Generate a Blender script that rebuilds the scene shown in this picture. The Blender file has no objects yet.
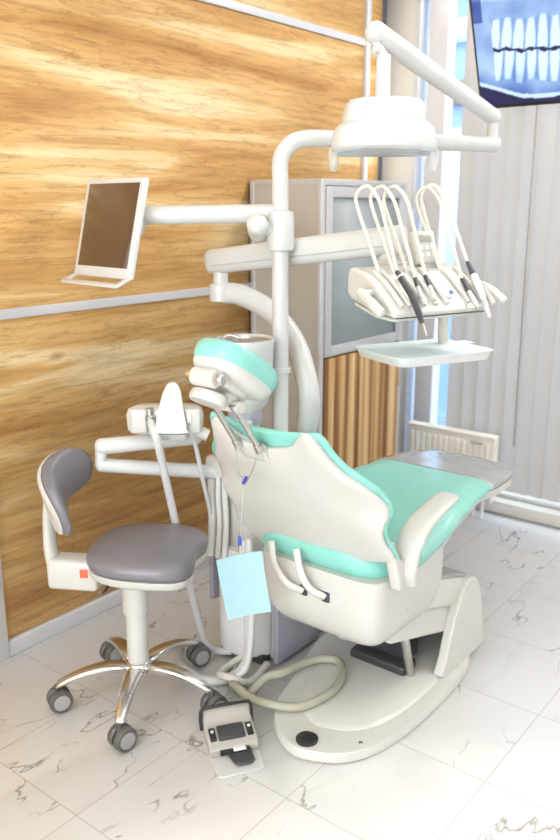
import bpy, bmesh, math, random
from mathutils import Vector, Matrix, noise
random.seed(7)
SC = bpy.context.scene
COL = SC.collection
PI = math.pi

# ------------------------------------------------------------------ camera model
FPX, CX, CY, HOR, CAMZ = 817.0, 280.0, 420.0, 207.0, 1.6
PITCH = math.atan((CY - HOR) / FPX)
YAW = math.radians(38.3)
FWD = Vector((math.cos(YAW) * math.cos(PITCH), math.sin(YAW) * math.cos(PITCH), -math.sin(PITCH)))
RGT = Vector((math.sin(YAW), -math.cos(YAW), 0))
UPV = RGT.cross(FWD)
ORG = Vector((0, 0, CAMZ))


def at(px, py, axis, val):
    """measured point of the photo on the plane x, y or z = val"""
    d = FWD + RGT * ((px - CX) / FPX) + UPV * ((CY - py) / FPX)
    return ORG + d * ((val - ORG[axis]) / d[axis])


def atd(px, py, D):
    return ORG + (FWD + RGT * ((px - CX) / FPX) + UPV * ((CY - py) / FPX)) * D


def V(*a):
    return Vector(a)


# ------------------------------------------------------------------ materials
MATS = {}


def principled(name, col, rough=0.4, metal=0.0, coat=0.0, spec=0.5, emis=None, estr=0.0, bump=0.0, bscale=200):
    m = bpy.data.materials.new(name)
    m.use_nodes = True
    nt = m.node_tree
    b = nt.nodes['Principled BSDF']
    b.inputs['Roughness'].default_value = rough
    b.inputs['Metallic'].default_value = metal
    b.inputs['Coat Weight'].default_value = coat
    b.inputs['Coat Roughness'].default_value = 0.08
    b.inputs['Specular IOR Level'].default_value = spec
    # subtle procedural mottling keeps every surface node based
    tc = nt.nodes.new('ShaderNodeTexCoord')
    nz = nt.nodes.new('ShaderNodeTexNoise')
    nz.inputs['Scale'].default_value = 9.0
    nz.inputs['Detail'].default_value = 3.0
    nt.links.new(tc.outputs['Object'], nz.inputs['Vector'])
    rp = nt.nodes.new('ShaderNodeValToRGB')
    e = rp.color_ramp.elements
    e[0].position, e[1].position = 0.3, 0.7
    e[0].color = (col[0] * .97, col[1] * .97, col[2] * .97, 1)
    e[1].color = (min(1, col[0] * 1.02), min(1, col[1] * 1.02), min(1, col[2] * 1.02), 1)
    nt.links.new(nz.outputs['Fac'], rp.inputs['Fac'])
    nt.links.new(rp.outputs['Color'], b.inputs['Base Color'])
    if emis:
        b.inputs['Emission Color'].default_value = (*emis, 1)
        b.inputs['Emission Strength'].default_value = estr
    if bump:
        n2 = nt.nodes.new('ShaderNodeTexNoise')
        n2.inputs['Scale'].default_value = bscale
        nt.links.new(tc.outputs['Object'], n2.inputs['Vector'])
        bp = nt.nodes.new('ShaderNodeBump')
        bp.inputs['Strength'].default_value = bump
        bp.inputs['Distance'].default_value = 0.002
        nt.links.new(n2.outputs['Fac'], bp.inputs['Height'])
        nt.links.new(bp.outputs['Normal'], b.inputs['Normal'])
    MATS[name] = m
    return m


principled('white_plastic', (.555, .54, .505), .32, coat=.3)
principled('white_enamel', (.62, .617, .605), .28, coat=.4)
principled('cream_plastic', (.60, .585, .54), .38, coat=.2)
principled('unit_plastic', (.70, .68, .67), .38, coat=.2)
principled('teal_vinyl', (.225, .555, .485), .36, coat=.25, bump=.06, bscale=350)
principled('grey_vinyl', (.175, .165, .185), .36, coat=.25, bump=.06, bscale=350)
principled('lavender_panel', (.37, .36, .43), .4)
principled('chrome', (.74, .73, .72), .22, metal=1)
principled('satin_steel', (.55, .54, .52), .3, metal=1)
principled('aluminium', (.66, .66, .68), .35, metal=.6)
principled('pale_aluminium', (.56, .56, .58), .4, metal=.25)
principled('dark_rubber', (.09, .085, .08), .5)
principled('wheel_grey', (.105, .098, .092), .42)
principled('hub_grey', (.33, .32, .31), .4)
principled('black_plastic', (.02, .02, .021), .35)
principled('charcoal', (.05, .05, .055), .32)
principled('pedal_beige', (.42, .39, .345), .42)
principled('pedal_plate', (.60, .59, .58), .4)
principled('hose_beige', (.40, .38, .295), .45)
principled('hose_grey', (.55, .545, .55), .4)
principled('hose_white', (.62, .61, .59), .4)
principled('hose_cream', (.66, .63, .56), .4)
principled('bib_blue', (.39, .60, .67), .8, bump=.25, bscale=120)
principled('paper_blue', (.70, .83, .87), .75)
principled('clip_blue', (.03, .06, .42), .4)
principled('red_label', (.74, .13, .07), .5)
principled('cabinet_beige', (.50, .465, .42), .45)
principled('foot_film', (.40, .41, .41), .22, metal=.35, coat=.4)
principled('wall_paint', (.86, .85, .83), .8)
principled('slate', (.10, .11, .13), .6)
principled('pier_paint', (.66, .635, .59), .8)
principled('ceiling_paint', (.85, .85, .84), .9)
principled('frame_white', (.66, .67, .71), .5)
principled('radiator_white', (.78, .76, .71), .4)
principled('slat_cloth', (.72, .70, .70), .85, bump=.2, bscale=300)
principled('grey_label', (.45, .46, .47), .5)
principled('lcd', (.36, .37, .31), .3)
principled('lens', (.60, .66, .70), .12, coat=.6)
principled('paper_white', (.8, .8, .8), .7)
principled('violet_card', (.30, .28, .62), .6)
principled('cord_grey', (.25, .25, .26), .6)
principled('facade_blue', (.20, .34, .58), .8)
principled('facade_pale', (.36, .50, .69), .8)
principled('facade_dark', (.16, .15, .14), .8)
principled('screen_glass', (.10, .056, .03), .10, coat=.6)  # brown of the mirrored wall is put into the base colour


def wood_mat(name, horizontal=True):
    m = bpy.data.materials.new(name)
    m.use_nodes = True
    nt = m.node_tree
    N, L = nt.nodes.new, nt.links.new
    b = nt.nodes['Principled BSDF']
    b.inputs['Roughness'].default_value = .6
    b.inputs['Specular IOR Level'].default_value = .3
    tc = N('ShaderNodeTexCoord')
    mp = N('ShaderNodeMapping')
    L(tc.outputs['Object'], mp.inputs['Vector'])
    if horizontal:
        mp.inputs['Scale'].default_value = (.42, .42, 3.9)
        mp.inputs['Rotation'].default_value = (0, 0, 0)
    else:
        mp.inputs['Scale'].default_value = (21., 21., .3)
    n1 = N('ShaderNodeTexNoise')
    n1.inputs['Scale'].default_value = 1.7 if horizontal else 1.0
    n1.inputs['Detail'].default_value = 2.6
    n1.inputs['Roughness'].default_value = .5
    n1.inputs['Distortion'].default_value = .9 if horizontal else .1
    L(mp.outputs['Vector'], n1.inputs['Vector'])
    r1 = N('ShaderNodeValToRGB')
    cr = r1.color_ramp
    cr.interpolation = 'EASE' if not horizontal else 'LINEAR'
    if horizontal:
        stops = [(.30, (.44, .225, .07)), (.40, (.56, .32, .11)), (.50, (.63, .38, .145)), (.565, (.68, .44, .185)), (.625, (.78, .585, .315)), (.74, (.83, .66, .40))]
    else:
        stops = [(.36, (.22, .105, .04)), (.44, (.40, .22, .09)), (.51, (.58, .37, .17)), (.60, (.72, .52, .28))]
    cr.elements[0].position = stops[0][0]
    cr.elements[0].color = (*stops[0][1], 1)
    cr.elements[1].position = stops[-1][0]
    cr.elements[1].color = (*stops[-1][1], 1)
    for p, c in stops[1:-1]:
        e = cr.elements.new(p)
        e.color = (*c, 1)
    L(n1.outputs['Fac'], r1.inputs['Fac'])
    # fine dark fibres
    mp2 = N('ShaderNodeMapping')
    mp2.inputs['Scale'].default_value = (1.6, 1.6, 24) if horizontal else (60, 60, 2)
    L(tc.outputs['Object'], mp2.inputs['Vector'])
    n2 = N('ShaderNodeTexNoise')
    n2.inputs['Scale'].default_value = 2.3
    n2.inputs['Detail'].default_value = 6
    n2.inputs['Roughness'].default_value = .65
    n2.inputs['Distortion'].default_value = .6
    L(mp2.outputs['Vector'], n2.inputs['Vector'])
    r2 = N('ShaderNodeValToRGB')
    r2.color_ramp.elements[0].position = .36
    r2.color_ramp.elements[0].color = (.45, .38, .32, 1)
    r2.color_ramp.elements[1].position = .53
    r2.color_ramp.elements[1].color = (1, 1, 1, 1)
    L(n2.outputs['Fac'], r2.inputs['Fac'])
    mx = N('ShaderNodeMixRGB')
    mx.blend_type = 'MULTIPLY'
    mx.inputs['Fac'].default_value = .45 if horizontal else .25
    L(r1.outputs['Color'], mx.inputs['Color1'])
    L(r2.outputs['Color'], mx.inputs['Color2'])
    last = mx.outputs['Color']
    if horizontal:
        # long dark mineral streaks and small knots
        mp3 = N('ShaderNodeMapping')
        mp3.inputs['Scale'].default_value = (1.0, 1.0, 9.0)
        L(tc.outputs['Object'], mp3.inputs['Vector'])
        n3 = N('ShaderNodeTexNoise')
        n3.inputs['Scale'].default_value = 1.9
        n3.inputs['Detail'].default_value = 7
        n3.inputs['Roughness'].default_value = .62
        n3.inputs['Distortion'].default_value = 1.3
        L(mp3.outputs['Vector'], n3.inputs['Vector'])
        r3 = N('ShaderNodeValToRGB')
        e = r3.color_ramp.elements
        e[0].position, e[0].color = .485, (1, 1, 1, 1)
        e[1].position, e[1].color = .5, (.52, .40, .30, 1)
        k = e.new(.515)
        k.color = (1, 1, 1, 1)
        L(n3.outputs['Fac'], r3.inputs['Fac'])
        m3 = N('ShaderNodeMixRGB')
        m3.blend_type = 'MULTIPLY'
        m3.inputs['Fac'].default_value = .55
        L(last, m3.inputs['Color1'])
        L(r3.outputs['Color'], m3.inputs['Color2'])
        vo = N('ShaderNodeTexVoronoi')
        vo.inputs['Scale'].default_value = 1.0
        mp4 = N('ShaderNodeMapping')
        mp4.inputs['Scale'].default_value = (2.3, .01, 5.2)
        L(tc.outputs['Object'], mp4.inputs['Vector'])
        L(mp4.outputs['Vector'], vo.inputs['Vector'])
        r4 = N('ShaderNodeValToRGB')
        e = r4.color_ramp.elements
        e[0].position, e[0].color = .02, (.28, .17, .1, 1)
        e[1].position, e[1].color = .11, (1, 1, 1, 1)
        L(vo.outputs['Distance'], r4.inputs['Fac'])
        m4 = N('ShaderNodeMixRGB')
        m4.blend_type = 'MULTIPLY'
        m4.inputs['Fac'].default_value = .6
        L(m3.outputs['Color'], m4.inputs['Color1'])
        L(r4.outputs['Color'], m4.inputs['Color2'])
        last = m4.outputs['Color']
    L(last, b.inputs['Base Color'])
    MATS[name] = m


wood_mat('wood_wall', True)
wood_mat('wood_stripe', False)


def marble_mat():
    m = bpy.data.materials.new('marble_tile')
    m.use_nodes = True
    nt = m.node_tree
    N, L = nt.nodes.new, nt.links.new
    b = nt.nodes['Principled BSDF']
    b.inputs['Roughness'].default_value = .17
    b.inputs['Specular IOR Level'].default_value = .5
    T = .407
    tc = N('ShaderNodeTexCoord')
    off = N('ShaderNodeVectorMath')
    off.operation = 'ADD'
    off.inputs[1].default_value = (-1.130 + 40 * T, -.784 + 40 * T, 0)
    L(tc.outputs['Object'], off.inputs[0])
    dv = N('ShaderNodeVectorMath')
    dv.operation = 'DIVIDE'
    dv.inputs[1].default_value = (T, T, 1)
    L(off.outputs[0], dv.inputs[0])
    fl = N('ShaderNodeVectorMath')
    fl.operation = 'FLOOR'
    L(dv.outputs[0], fl.inputs[0])
    fr = N('ShaderNodeVectorMath')
    fr.operation = 'FRACTION'
    L(dv.outputs[0], fr.inputs[0])
    wn = N('ShaderNodeTexWhiteNoise')
    wn.noise_dimensions = '2D'
    L(fl.outputs[0], wn.inputs['Vector'])
    sc = N('ShaderNodeVectorMath')
    sc.operation = 'SCALE'
    sc.inputs['Scale'].default_value = 9
    L(wn.outputs['Color'], sc.inputs[0])
    ad = N('ShaderNodeVectorMath')
    ad.operation = 'ADD'
    L(tc.outputs['Object'], ad.inputs[0])
    L(sc.outputs[0], ad.inputs[1])

    def veins(scale, detail, rough, dist, w, dark):
        mp = N('ShaderNodeMapping')
        mp.inputs['Rotation'].default_value = (0, 0, math.radians(25))
        mp.inputs['Scale'].default_value = (.75, 1.7, 1)
        L(ad.outputs[0], mp.inputs['Vector'])
        n = N('ShaderNodeTexNoise')
        n.inputs['Scale'].default_value = scale
        n.inputs['Detail'].default_value = detail
        n.inputs['Roughness'].default_value = rough
        n.inputs['Distortion'].default_value = dist
        L(mp.outputs['Vector'], n.inputs['Vector'])
        r = N('ShaderNodeValToRGB')
        e = r.color_ramp.elements
        e[0].position, e[0].color = .5 - w, (0, 0, 0, 1)
        e[1].position, e[1].color = .5, (dark, dark, dark, 1)
        k = e.new(.5 + w * .6)
        k.color = (0, 0, 0, 1)
        L(n.outputs['Fac'], r.inputs['Fac'])
        # break veins up so that only pieces of the lines show
        n2 = N('ShaderNodeTexNoise')
        n2.inputs['Scale'].default_value = 4.2
        n2.inputs['Detail'].default_value = 2
        L(ad.outputs[0], n2.inputs['Vector'])
        r2 = N('ShaderNodeValToRGB')
        r2.color_ramp.elements[0].position = .44
        r2.color_ramp.elements[1].position = .55
        L(n2.outputs['Fac'], r2.inputs['Fac'])
        mu = N('ShaderNodeMath')
        mu.operation = 'MULTIPLY'
        L(r.outputs['Color'], mu.inputs[0])
        L(r2.outputs['Color'], mu.inputs[1])
        return mu.outputs[0]
    v1 = veins(1.7, 5, .50, .2, .0065, 1.0)
    v2 = veins(1.5, 4, .5, .25, .03, .10)
    ma = N('ShaderNodeMath')
    ma.operation = 'ADD'
    ma.use_clamp = True
    L(v1, ma.inputs[0])
    L(v2, ma.inputs[1])
    mx = N('ShaderNodeMixRGB')
    mx.inputs['Color1'].default_value = (.825, .82, .808, 1)
    mx.inputs['Color2'].default_value = (.37, .34, .30, 1)
    L(ma.outputs[0], mx.inputs['Fac'])
    # grout
    sx = N('ShaderNodeSeparateXYZ')
    L(fr.outputs[0], sx.inputs[0])

    def edge(sock):
        s = N('ShaderNodeMath')
        s.operation = 'SUBTRACT'
        s.inputs[1].default_value = .5
        L(sock, s.inputs[0])
        a = N('ShaderNodeMath')
        a.operation = 'ABSOLUTE'
        L(s.outputs[0], a.inputs[0])
        g = N('ShaderNodeMath')
        g.operation = 'GREATER_THAN'
        g.inputs[1].default_value = .4965
        L(a.outputs[0], g.inputs[0])
        return g.outputs[0]
    mm = N('ShaderNodeMath')
    mm.operation = 'MAXIMUM'
    L(edge(sx.outputs[0]), mm.inputs[0])
    L(edge(sx.outputs[1]), mm.inputs[1])
    gf = N('ShaderNodeMath')
    gf.operation = 'MULTIPLY'
    gf.inputs[1].default_value = .75
    L(mm.outputs[0], gf.inputs[0])
    m2 = N('ShaderNodeMixRGB')
    m2.inputs['Color2'].default_value = (.50, .47, .43, 1)
    L(gf.outputs[0], m2.inputs['Fac'])
    L(mx.outputs['Color'], m2.inputs['Color1'])
    L(m2.outputs['Color'], b.inputs['Base Color'])
    MATS['marble_tile'] = m


marble_mat()


def glass_mat(name, tint, mixf, dcol, rough=.05):
    m = bpy.data.materials.new(name)
    m.use_nodes = True
    nt = m.node_tree
    nt.nodes.clear()
    N, L = nt.nodes.new, nt.links.new
    o = N('ShaderNodeOutputMaterial')
    t = N('ShaderNodeBsdfTransparent')
    t.inputs['Color'].default_value = (*tint, 1)
    g = N('ShaderNodeBsdfPrincipled')
    g.inputs['Base Color'].default_value = (*dcol, 1)
    g.inputs['Roughness'].default_value = rough
    mx = N('ShaderNodeMixShader')
    mx.inputs['Fac'].default_value = mixf
    L(t.outputs[0], mx.inputs[1])
    L(g.outputs[0], mx.inputs[2])
    L(mx.outputs[0], o.inputs['Surface'])
    MATS[name] = m


glass_mat('window_glass', (.95, .98, 1), .06, (.8, .9, 1))
glass_mat('frosted_glass', (.85, .90, .92), .5, (.62, .68, .70), .25)
glass_mat('clear_plastic', (.9, .92, .93), .35, (.8, .8, .8), .15)


def screen_mat():
    m = bpy.data.materials.new('xray_screen')
    m.use_nodes = True
    nt = m.node_tree
    b = nt.nodes['Principled BSDF']
    a = nt.nodes.new('ShaderNodeVertexColor')
    a.layer_name = 'picture'
    b.inputs['Base Color'].default_value = (.01, .01, .015, 1)
    b.inputs['Roughness'].default_value = .2
    nt.links.new(a.outputs['Color'], b.inputs['Emission Color'])
    b.inputs['Emission Strength'].default_value = 1.0
    MATS['xray_screen'] = m


screen_mat()
_m = MATS['slat_cloth']          # daylight glows softly through the cloth
_n = _m.node_tree
_t = _n.nodes.new('ShaderNodeBsdfTranslucent')
_t.inputs['Color'].default_value = (.80, .76, .70, 1)
_x = _n.nodes.new('ShaderNodeMixShader')
_x.inputs['Fac'].default_value = .48
_n.links.new(_n.nodes['Principled BSDF'].outputs[0], _x.inputs[1])
_n.links.new(_t.outputs[0], _x.inputs[2])
_n.links.new(_x.outputs[0], _n.nodes['Material Output'].inputs['Surface'])


# ------------------------------------------------------------------ scene graph helpers
def thing(name, label, cat, loc, group=None):
    o = bpy.data.objects.new(name, None)
    COL.objects.link(o)
    o.location = loc
    o.empty_display_size = .05
    o['label'] = label
    o['category'] = cat
    if group:
        o['group'] = group
    return o


def wloc(o):
    p = Vector((0, 0, 0))
    while o:
        p += o.location
        o = o.parent
    return p


def build(name, bm, mat, parent=None, label=None, cat=None, group=None, kind=None, smooth=40, bevel=0, bseg=3, subsurf=0, origin=None):
    me = bpy.data.meshes.new(name)
    bmesh.ops.remove_doubles(bm, verts=bm.verts, dist=1e-6)
    bmesh.ops.recalc_face_normals(bm, faces=bm.faces)
    if parent:
        base = wloc(parent)
    elif origin is not None:
        base = Vector(origin)
    else:
        base = Vector((0, 0, 0))
    if base.length:
        bmesh.ops.translate(bm, verts=bm.verts, vec=-base)
    bm.to_mesh(me)
    bm.free()
    o = bpy.data.objects.new(name, me)
    COL.objects.link(o)
    me.materials.append(MATS[mat])
    if parent:
        o.parent = parent
    else:
        o.location = base
    for p in me.polygons:
        p.use_smooth = True
    if bevel:
        md = o.modifiers.new('bevel', 'BEVEL')
        md.width = bevel
        md.segments = bseg
        md.limit_method = 'ANGLE'
        md.angle_limit = math.radians(48)
    if subsurf:
        md = o.modifiers.new('subsurf', 'SUBSURF')
        md.levels = md.render_levels = subsurf
    elif smooth:
        try:
            me.set_sharp_from_angle(angle=math.radians(smooth))
        except Exception:
            pass
    if label:
        o['label'] = label
    if cat:
        o['category'] = cat
    if group:
        o['group'] = group
    if kind:
        o['kind'] = kind
    return o


def frame(U, W):
    """matrix with columns U, W x U ..., W up"""
    U = U.normalized()
    W = W.normalized()
    Y = W.cross(U).normalized()
    U = Y.cross(W).normalized()
    return Matrix((U, Y, W)).transposed()


def box(bm, c, s, R=None, bev=0, seg=3):
    t = bmesh.new()
    bmesh.ops.create_cube(t, size=1)
    bmesh.ops.scale(t, vec=s, verts=t.verts)
    if bev:
        bmesh.ops.bevel(t, geom=list(t.edges), offset=bev, segments=seg, profile=.5, affect='EDGES')
    merge(bm, t, R, c)
    return bm


def merge(bm, t, R=None, c=None):
    mp = {}
    for v in t.verts:
        p = v.co.copy()
        if R is not None:
            p = R @ p
        if c is not None:
            p = p + Vector(c)
        mp[v] = bm.verts.new(p)
    for f in t.faces:
        try:
            bm.faces.new([mp[v] for v in f.verts])
        except ValueError:
            pass
    t.free()


def spline(pts, n=8):
    P = [Vector(p) for p in pts]
    if len(P) < 3:
        return P
    out = []
    E = [P[0] * 2 - P[1]] + P + [P[-1] * 2 - P[-2]]
    for i in range(1, len(E) - 2):
        a, b, c, d = E[i - 1], E[i], E[i + 1], E[i + 2]
        for k in range(n):
            t = k / n
            out.append(.5 * ((2 * b) + (c - a) * t + (2 * a - 5 * b + 4 * c - d) * t * t + (3 * b - a - 3 * c + d) * t ** 3))
    out.append(P[-1])
    return out


def tube(bm, pts, r, n=16, smooth=0, caps=True, up=None, round_end=False, flat=1.0):
    """round pipe through pts; r a number or one per input point; flat squashes it along the second axis"""
    if smooth:
        if isinstance(r, (list, tuple)):
            rr = []
            for i in range(len(r) - 1):
                for k in range(smooth):
                    rr.append(r[i] + (r[i + 1] - r[i]) * k / smooth)
            r = rr + [r[-1]]
        pts = spline(pts, smooth)
    P = [Vector(p) for p in pts]
    R = list(r) if isinstance(r, (list, tuple)) else [r] * len(P)
    if round_end:
        d0 = (P[0] - P[1]).normalized()
        d1 = (P[-1] - P[-2]).normalized()
        r0, r1 = R[0], R[-1]
        k = (.3, .6, .85, .97)
        P = [P[0] + d0 * r0 * math.sqrt(1 - q * q) * .8 for q in k] + P + [P[-1] + d1 * r1 * math.sqrt(1 - q * q) * .8 for q in reversed(k)]
        R = [r0 * q for q in k] + R + [r1 * q for q in reversed(k)]
    t0 = (P[1] - P[0]).normalized()
    if up is None:
        up = Vector((0, 0, 1)) if abs(t0.z) < .9 else Vector((1, 0, 0))
    x = (Vector(up) - t0 * t0.dot(Vector(up))).normalized()
    rings = []
    for i, p in enumerate(P):
        if i == 0:
            t = t0
        elif i == len(P) - 1:
            t = (P[i] - P[i - 1]).normalized()
        else:
            t = ((P[i + 1] - P[i]).normalized() + (P[i] - P[i - 1]).normalized())
            t = t.normalized() if t.length > 1e-6 else (P[i + 1] - P[i]).normalized()
        x = (x - t * t.dot(x)).normalized()
        y = t.cross(x)
        rings.append([bm.verts.new(p + (x * math.cos(a) + y * math.sin(a) * flat) * R[i]) for a in [2 * PI * k / n for k in range(n)]])
    for a, b in zip(rings, rings[1:]):
        for k in range(n):
            bm.faces.new((a[k], a[(k + 1) % n], b[(k + 1) % n], b[k]))
    if caps:
        bm.faces.new(rings[0][::-1])
        bm.faces.new(rings[-1])
    return bm


def lathe(bm, c, prof, n=32, R=None, sx=1, sy=1):
    """prof: list of (radius, height)"""
    t = bmesh.new()
    rings = []
    for r, z in prof:
        if r < 1e-6:
            rings.append([t.verts.new((0, 0, z))])
        else:
            rings.append([t.verts.new((r * sx * math.cos(2 * PI * k / n), r * sy * math.sin(2 * PI * k / n), z)) for k in range(n)])
    for a, b in zip(rings, rings[1:]):
        for k in range(n):
            k2 = (k + 1) % n
            if len(a) == 1 and len(b) == 1:
                continue
            if len(a) == 1:
                t.faces.new((a[0], b[k], b[k2]))
            elif len(b) == 1:
                t.faces.new((a[k], a[k2], b[0]))
            else:
                t.faces.new((a[k], a[k2], b[k2], b[k]))
    if len(rings[0]) > 1:
        t.faces.new(rings[0][::-1])
    if len(rings[-1]) > 1:
        t.faces.new(rings[-1])
    merge(bm, t, R, c)
    return bm


def prism(bm, out, O, U, W, N, t0, t1):
    """outline (u,w) in the plane O,U,W pushed out along N from t0 to t1"""
    O, U, W, N = Vector(O), Vector(U), Vector(W), Vector(N)
    a = [bm.verts.new(O + U * u + W * w + N * t0) for u, w in out]
    b = [bm.verts.new(O + U * u + W * w + N * t1) for u, w in out]
    n = len(out)
    bm.faces.new(a[::-1])
    bm.faces.new(b)
    for k in range(n):
        bm.faces.new((a[k], a[(k + 1) % n], b[(k + 1) % n], b[k]))
    return bm


def smooth2d(out, n=5):
    P = [Vector((p[0], p[1], 0)) for p in out]
    res = []
    L = len(P)
    for i in range(L):
        a, b, c, d = P[i - 1], P[i], P[(i + 1) % L], P[(i + 2) % L]
        for k in range(n):
            t = k / n
            q = .5 * ((2 * b) + (c - a) * t + (2 * a - 5 * b + 4 * c - d) * t * t + (3 * b - a - 3 * c + d) * t ** 3)
            res.append((q.x, q.y))
    return res


def puff(bm, out, O, U, W, N, prof, warp=None):
    """stack of scaled copies of an outline; prof = [(scale, height), ...] closed by a point at both ends"""
    O, U, W, N = Vector(O), Vector(U), Vector(W), Vector(N)
    cu = sum(p[0] for p in out) / len(out)
    cw = sum(p[1] for p in out) / len(out)
    n = len(out)
    rings = []
    for s, h in prof:
        ring = []
        if s < 1e-5:
            hh = h + (warp(cu, cw) if warp else 0)
            ring = [bm.verts.new(O + U * cu + W * cw + N * hh)]
        else:
            for u, w in out:
                uu, ww = cu + (u - cu) * s, cw + (w - cw) * s
                hh = h + (warp(uu, ww) if warp else 0)
                ring.append(bm.verts.new(O + U * uu + W * ww + N * hh))
        rings.append(ring)
    for a, b in zip(rings, rings[1:]):
        for k in range(n):
            k2 = (k + 1) % n
            if len(a) == 1:
                bm.faces.new((a[0], b[k], b[k2]))
            elif len(b) == 1:
                bm.faces.new((a[k], a[k2], b[0]))
            else:
                bm.faces.new((a[k], a[k2], b[k2], b[k]))
    for r, rev in ((rings[0], True), (rings[-1], False)):
        if len(r) > 1:
            bm.faces.new(r[::-1] if rev else r)
    return bm


def plate(bm, P, N, thick, na=16, nb=16, edge=.25):
    """closed slab: P(a,b) the mid surface for a in -1..1, b in 0..1, N(a,b) its normal, thick(a,b) front and back depth"""
    F, B = [], []
    for j in range(nb + 1):
        b = j / nb
        f, k = [], []
        for i in range(na + 1):
            a = -1 + 2 * i / na
            p, n = P(a, b), N(a, b)
            tf, tb = thick(a, b)
            f.append(bm.verts.new(p + n * tf))
            k.append(bm.verts.new(p - n * tb))
        F.append(f)
        B.append(k)
    for j in range(nb):
        for i in range(na):
            bm.faces.new((F[j][i], F[j][i + 1], F[j + 1][i + 1], F[j + 1][i]))
            bm.faces.new((B[j][i], B[j + 1][i], B[j + 1][i + 1], B[j][i + 1]))
    for i in range(na):
        bm.faces.new((F[0][i], B[0][i], B[0][i + 1], F[0][i + 1]))
        bm.faces.new((F[nb][i], F[nb][i + 1], B[nb][i + 1], B[nb][i]))
    for j in range(nb):
        bm.faces.new((F[j][0], F[j + 1][0], B[j + 1][0], B[j][0]))
        bm.faces.new((F[j][na], B[j][na], B[j + 1][na], F[j + 1][na]))
    return bm


def lerp_table(T):
    def f(x):
        if x <= T[0][0]:
            return T[0][1]
        for (x0, y0), (x1, y1) in zip(T, T[1:]):
            if x <= x1:
                t = (x - x0) / (x1 - x0)
                t = t * t * (3 - 2 * t) * .5 + t * .5
                return y0 + (y1 - y0) * t
        return T[-1][1]
    return f


def B():
    return bmesh.new()


def ellipse(a, b, n=32, p=2.0):
    o = []
    for k in range(n):
        t = 2 * PI * k / n
        c, s = math.cos(t), math.sin(t)
        o.append((a * math.copysign(abs(c) ** (2 / p), c), b * math.copysign(abs(s) ** (2 / p), s)))
    return o


X, Y, Z = V(1, 0, 0), V(0, 1, 0), V(0, 0, 1)


def rotz(deg):
    return Matrix.Rotation(math.radians(deg), 3, 'Z')


def dirz(deg):
    return V(math.cos(math.radians(deg)), math.sin(math.radians(deg)), 0)


# ================================================================== THE ROOM
WY, WX = 2.46, 4.05          # wood wall plane, window wall plane
CEIL = 3.0
XB, YB = -1.6, -1.6


def struct(name, bm, mat, parent=None, label=None, **k):
    return build(name, bm, mat, parent, label=label, kind=None if parent else 'structure', **k)


struct('floor', box(B(), ((XB + WX + .4) / 2, (YB + WY) / 2, -.03), (WX + .4 - XB, WY - YB + .4, .06)), 'marble_tile', smooth=0,
       label='white marble tile floor with grey veins')
struct('ceiling', box(B(), ((XB + WX) / 2, (YB + WY) / 2, CEIL + .03), (WX - XB + .3, WY - YB + .3, .06)), 'ceiling_paint', smooth=0)
struct('wall_left', box(B(), ((1.2 + 3.82) / 2 - .9, WY + .05, CEIL / 2), (3.82 - 1.2 + 1.8, .1, CEIL)), 'wood_wall', smooth=0,
       label='wall clad in pale walnut panelling with horizontal grain')
struct('wall_corner', box(B(), (3.90, WY + .055, CEIL / 2), (.16, .1, CEIL)), 'wood_wall', smooth=0)
struct('trim_6', box(B(), (4.03, WY + .07, CEIL / 2), (.10, .1, CEIL)), 'slate', smooth=0, label='dark vertical strip in the room corner')
struct('wall_left_rear', box(B(), ((XB - .4) / 2 - .1, WY + .05, CEIL / 2), (.1 - XB + .2, .1, CEIL)), 'wall_paint', smooth=0)
W2 = (-1.2, 2.0, .35, 2.6)          # window opening added behind the camera to carry frontal fill light
b = B()
box(b, (XB - .05, (YB + W2[0]) / 2 - .05, CEIL / 2), (.1, W2[0] - YB + .1, CEIL))
box(b, (XB - .05, (WY + W2[1]) / 2 + .05, CEIL / 2), (.1, WY - W2[1] + .1, CEIL))
box(b, (XB - .05, (W2[0] + W2[1]) / 2, W2[2] / 2), (.1, W2[1] - W2[0], W2[2]))
box(b, (XB - .05, (W2[0] + W2[1]) / 2, (CEIL + W2[3]) / 2), (.1, W2[1] - W2[0], CEIL - W2[3]))
struct('wall_behind', b, 'wall_paint', smooth=0)
b = B()
for y in (W2[0] + .03, (W2[0] + W2[1]) / 2, W2[1] - .03):
    box(b, (XB - .05, y, (W2[2] + W2[3]) / 2), (.07, .06, W2[3] - W2[2]), bev=.004)
for z in (W2[2] + .03, W2[3] - .03):
    box(b, (XB - .05, (W2[0] + W2[1]) / 2, z), (.07, W2[1] - W2[0], .06), bev=.004)
wf = struct('added_rear_window', b, 'frame_white')
build('window_pane', box(B(), (XB - .05, (W2[0] + W2[1]) / 2, (W2[2] + W2[3]) / 2), (.008, W2[1] - W2[0] - .06, W2[3] - W2[2] - .06)), 'window_glass', wf, smooth=0)
struct('wall_right', box(B(), ((XB + WX) / 2, YB - .05, CEIL / 2), (WX - XB + .2, .1, CEIL)), 'wall_paint', smooth=0)
# window wall: pier, spandrel, low kerb
WT = 2.72
struct('wall_window', box(box(B(), (WX + .1, (2.318 + WY + .1) / 2, CEIL / 2), (.2, WY + .1 - 2.318, CEIL)),
       (WX + .1, (YB + 2.318) / 2, (WT + CEIL) / 2), (.2, 2.318 - YB, CEIL - WT)), 'pier_paint', smooth=0)
struct('wall_window_end', box(B(), (WX + .1, (YB - .1 - .6) / 2, CEIL / 2), (.2, -.6 - YB + .1, CEIL)), 'pier_paint', smooth=0)
struct('trim_1', box(box(B(), (WX + .06, (2.318 - .6) / 2, .035), (.28, 2.918, .066), bev=.004),
       (WX + .10, (2.318 - .6) / 2, .08), (.2, 2.918, .02), bev=.003), 'pier_paint', label='low beige kerb under the tall window')
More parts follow.
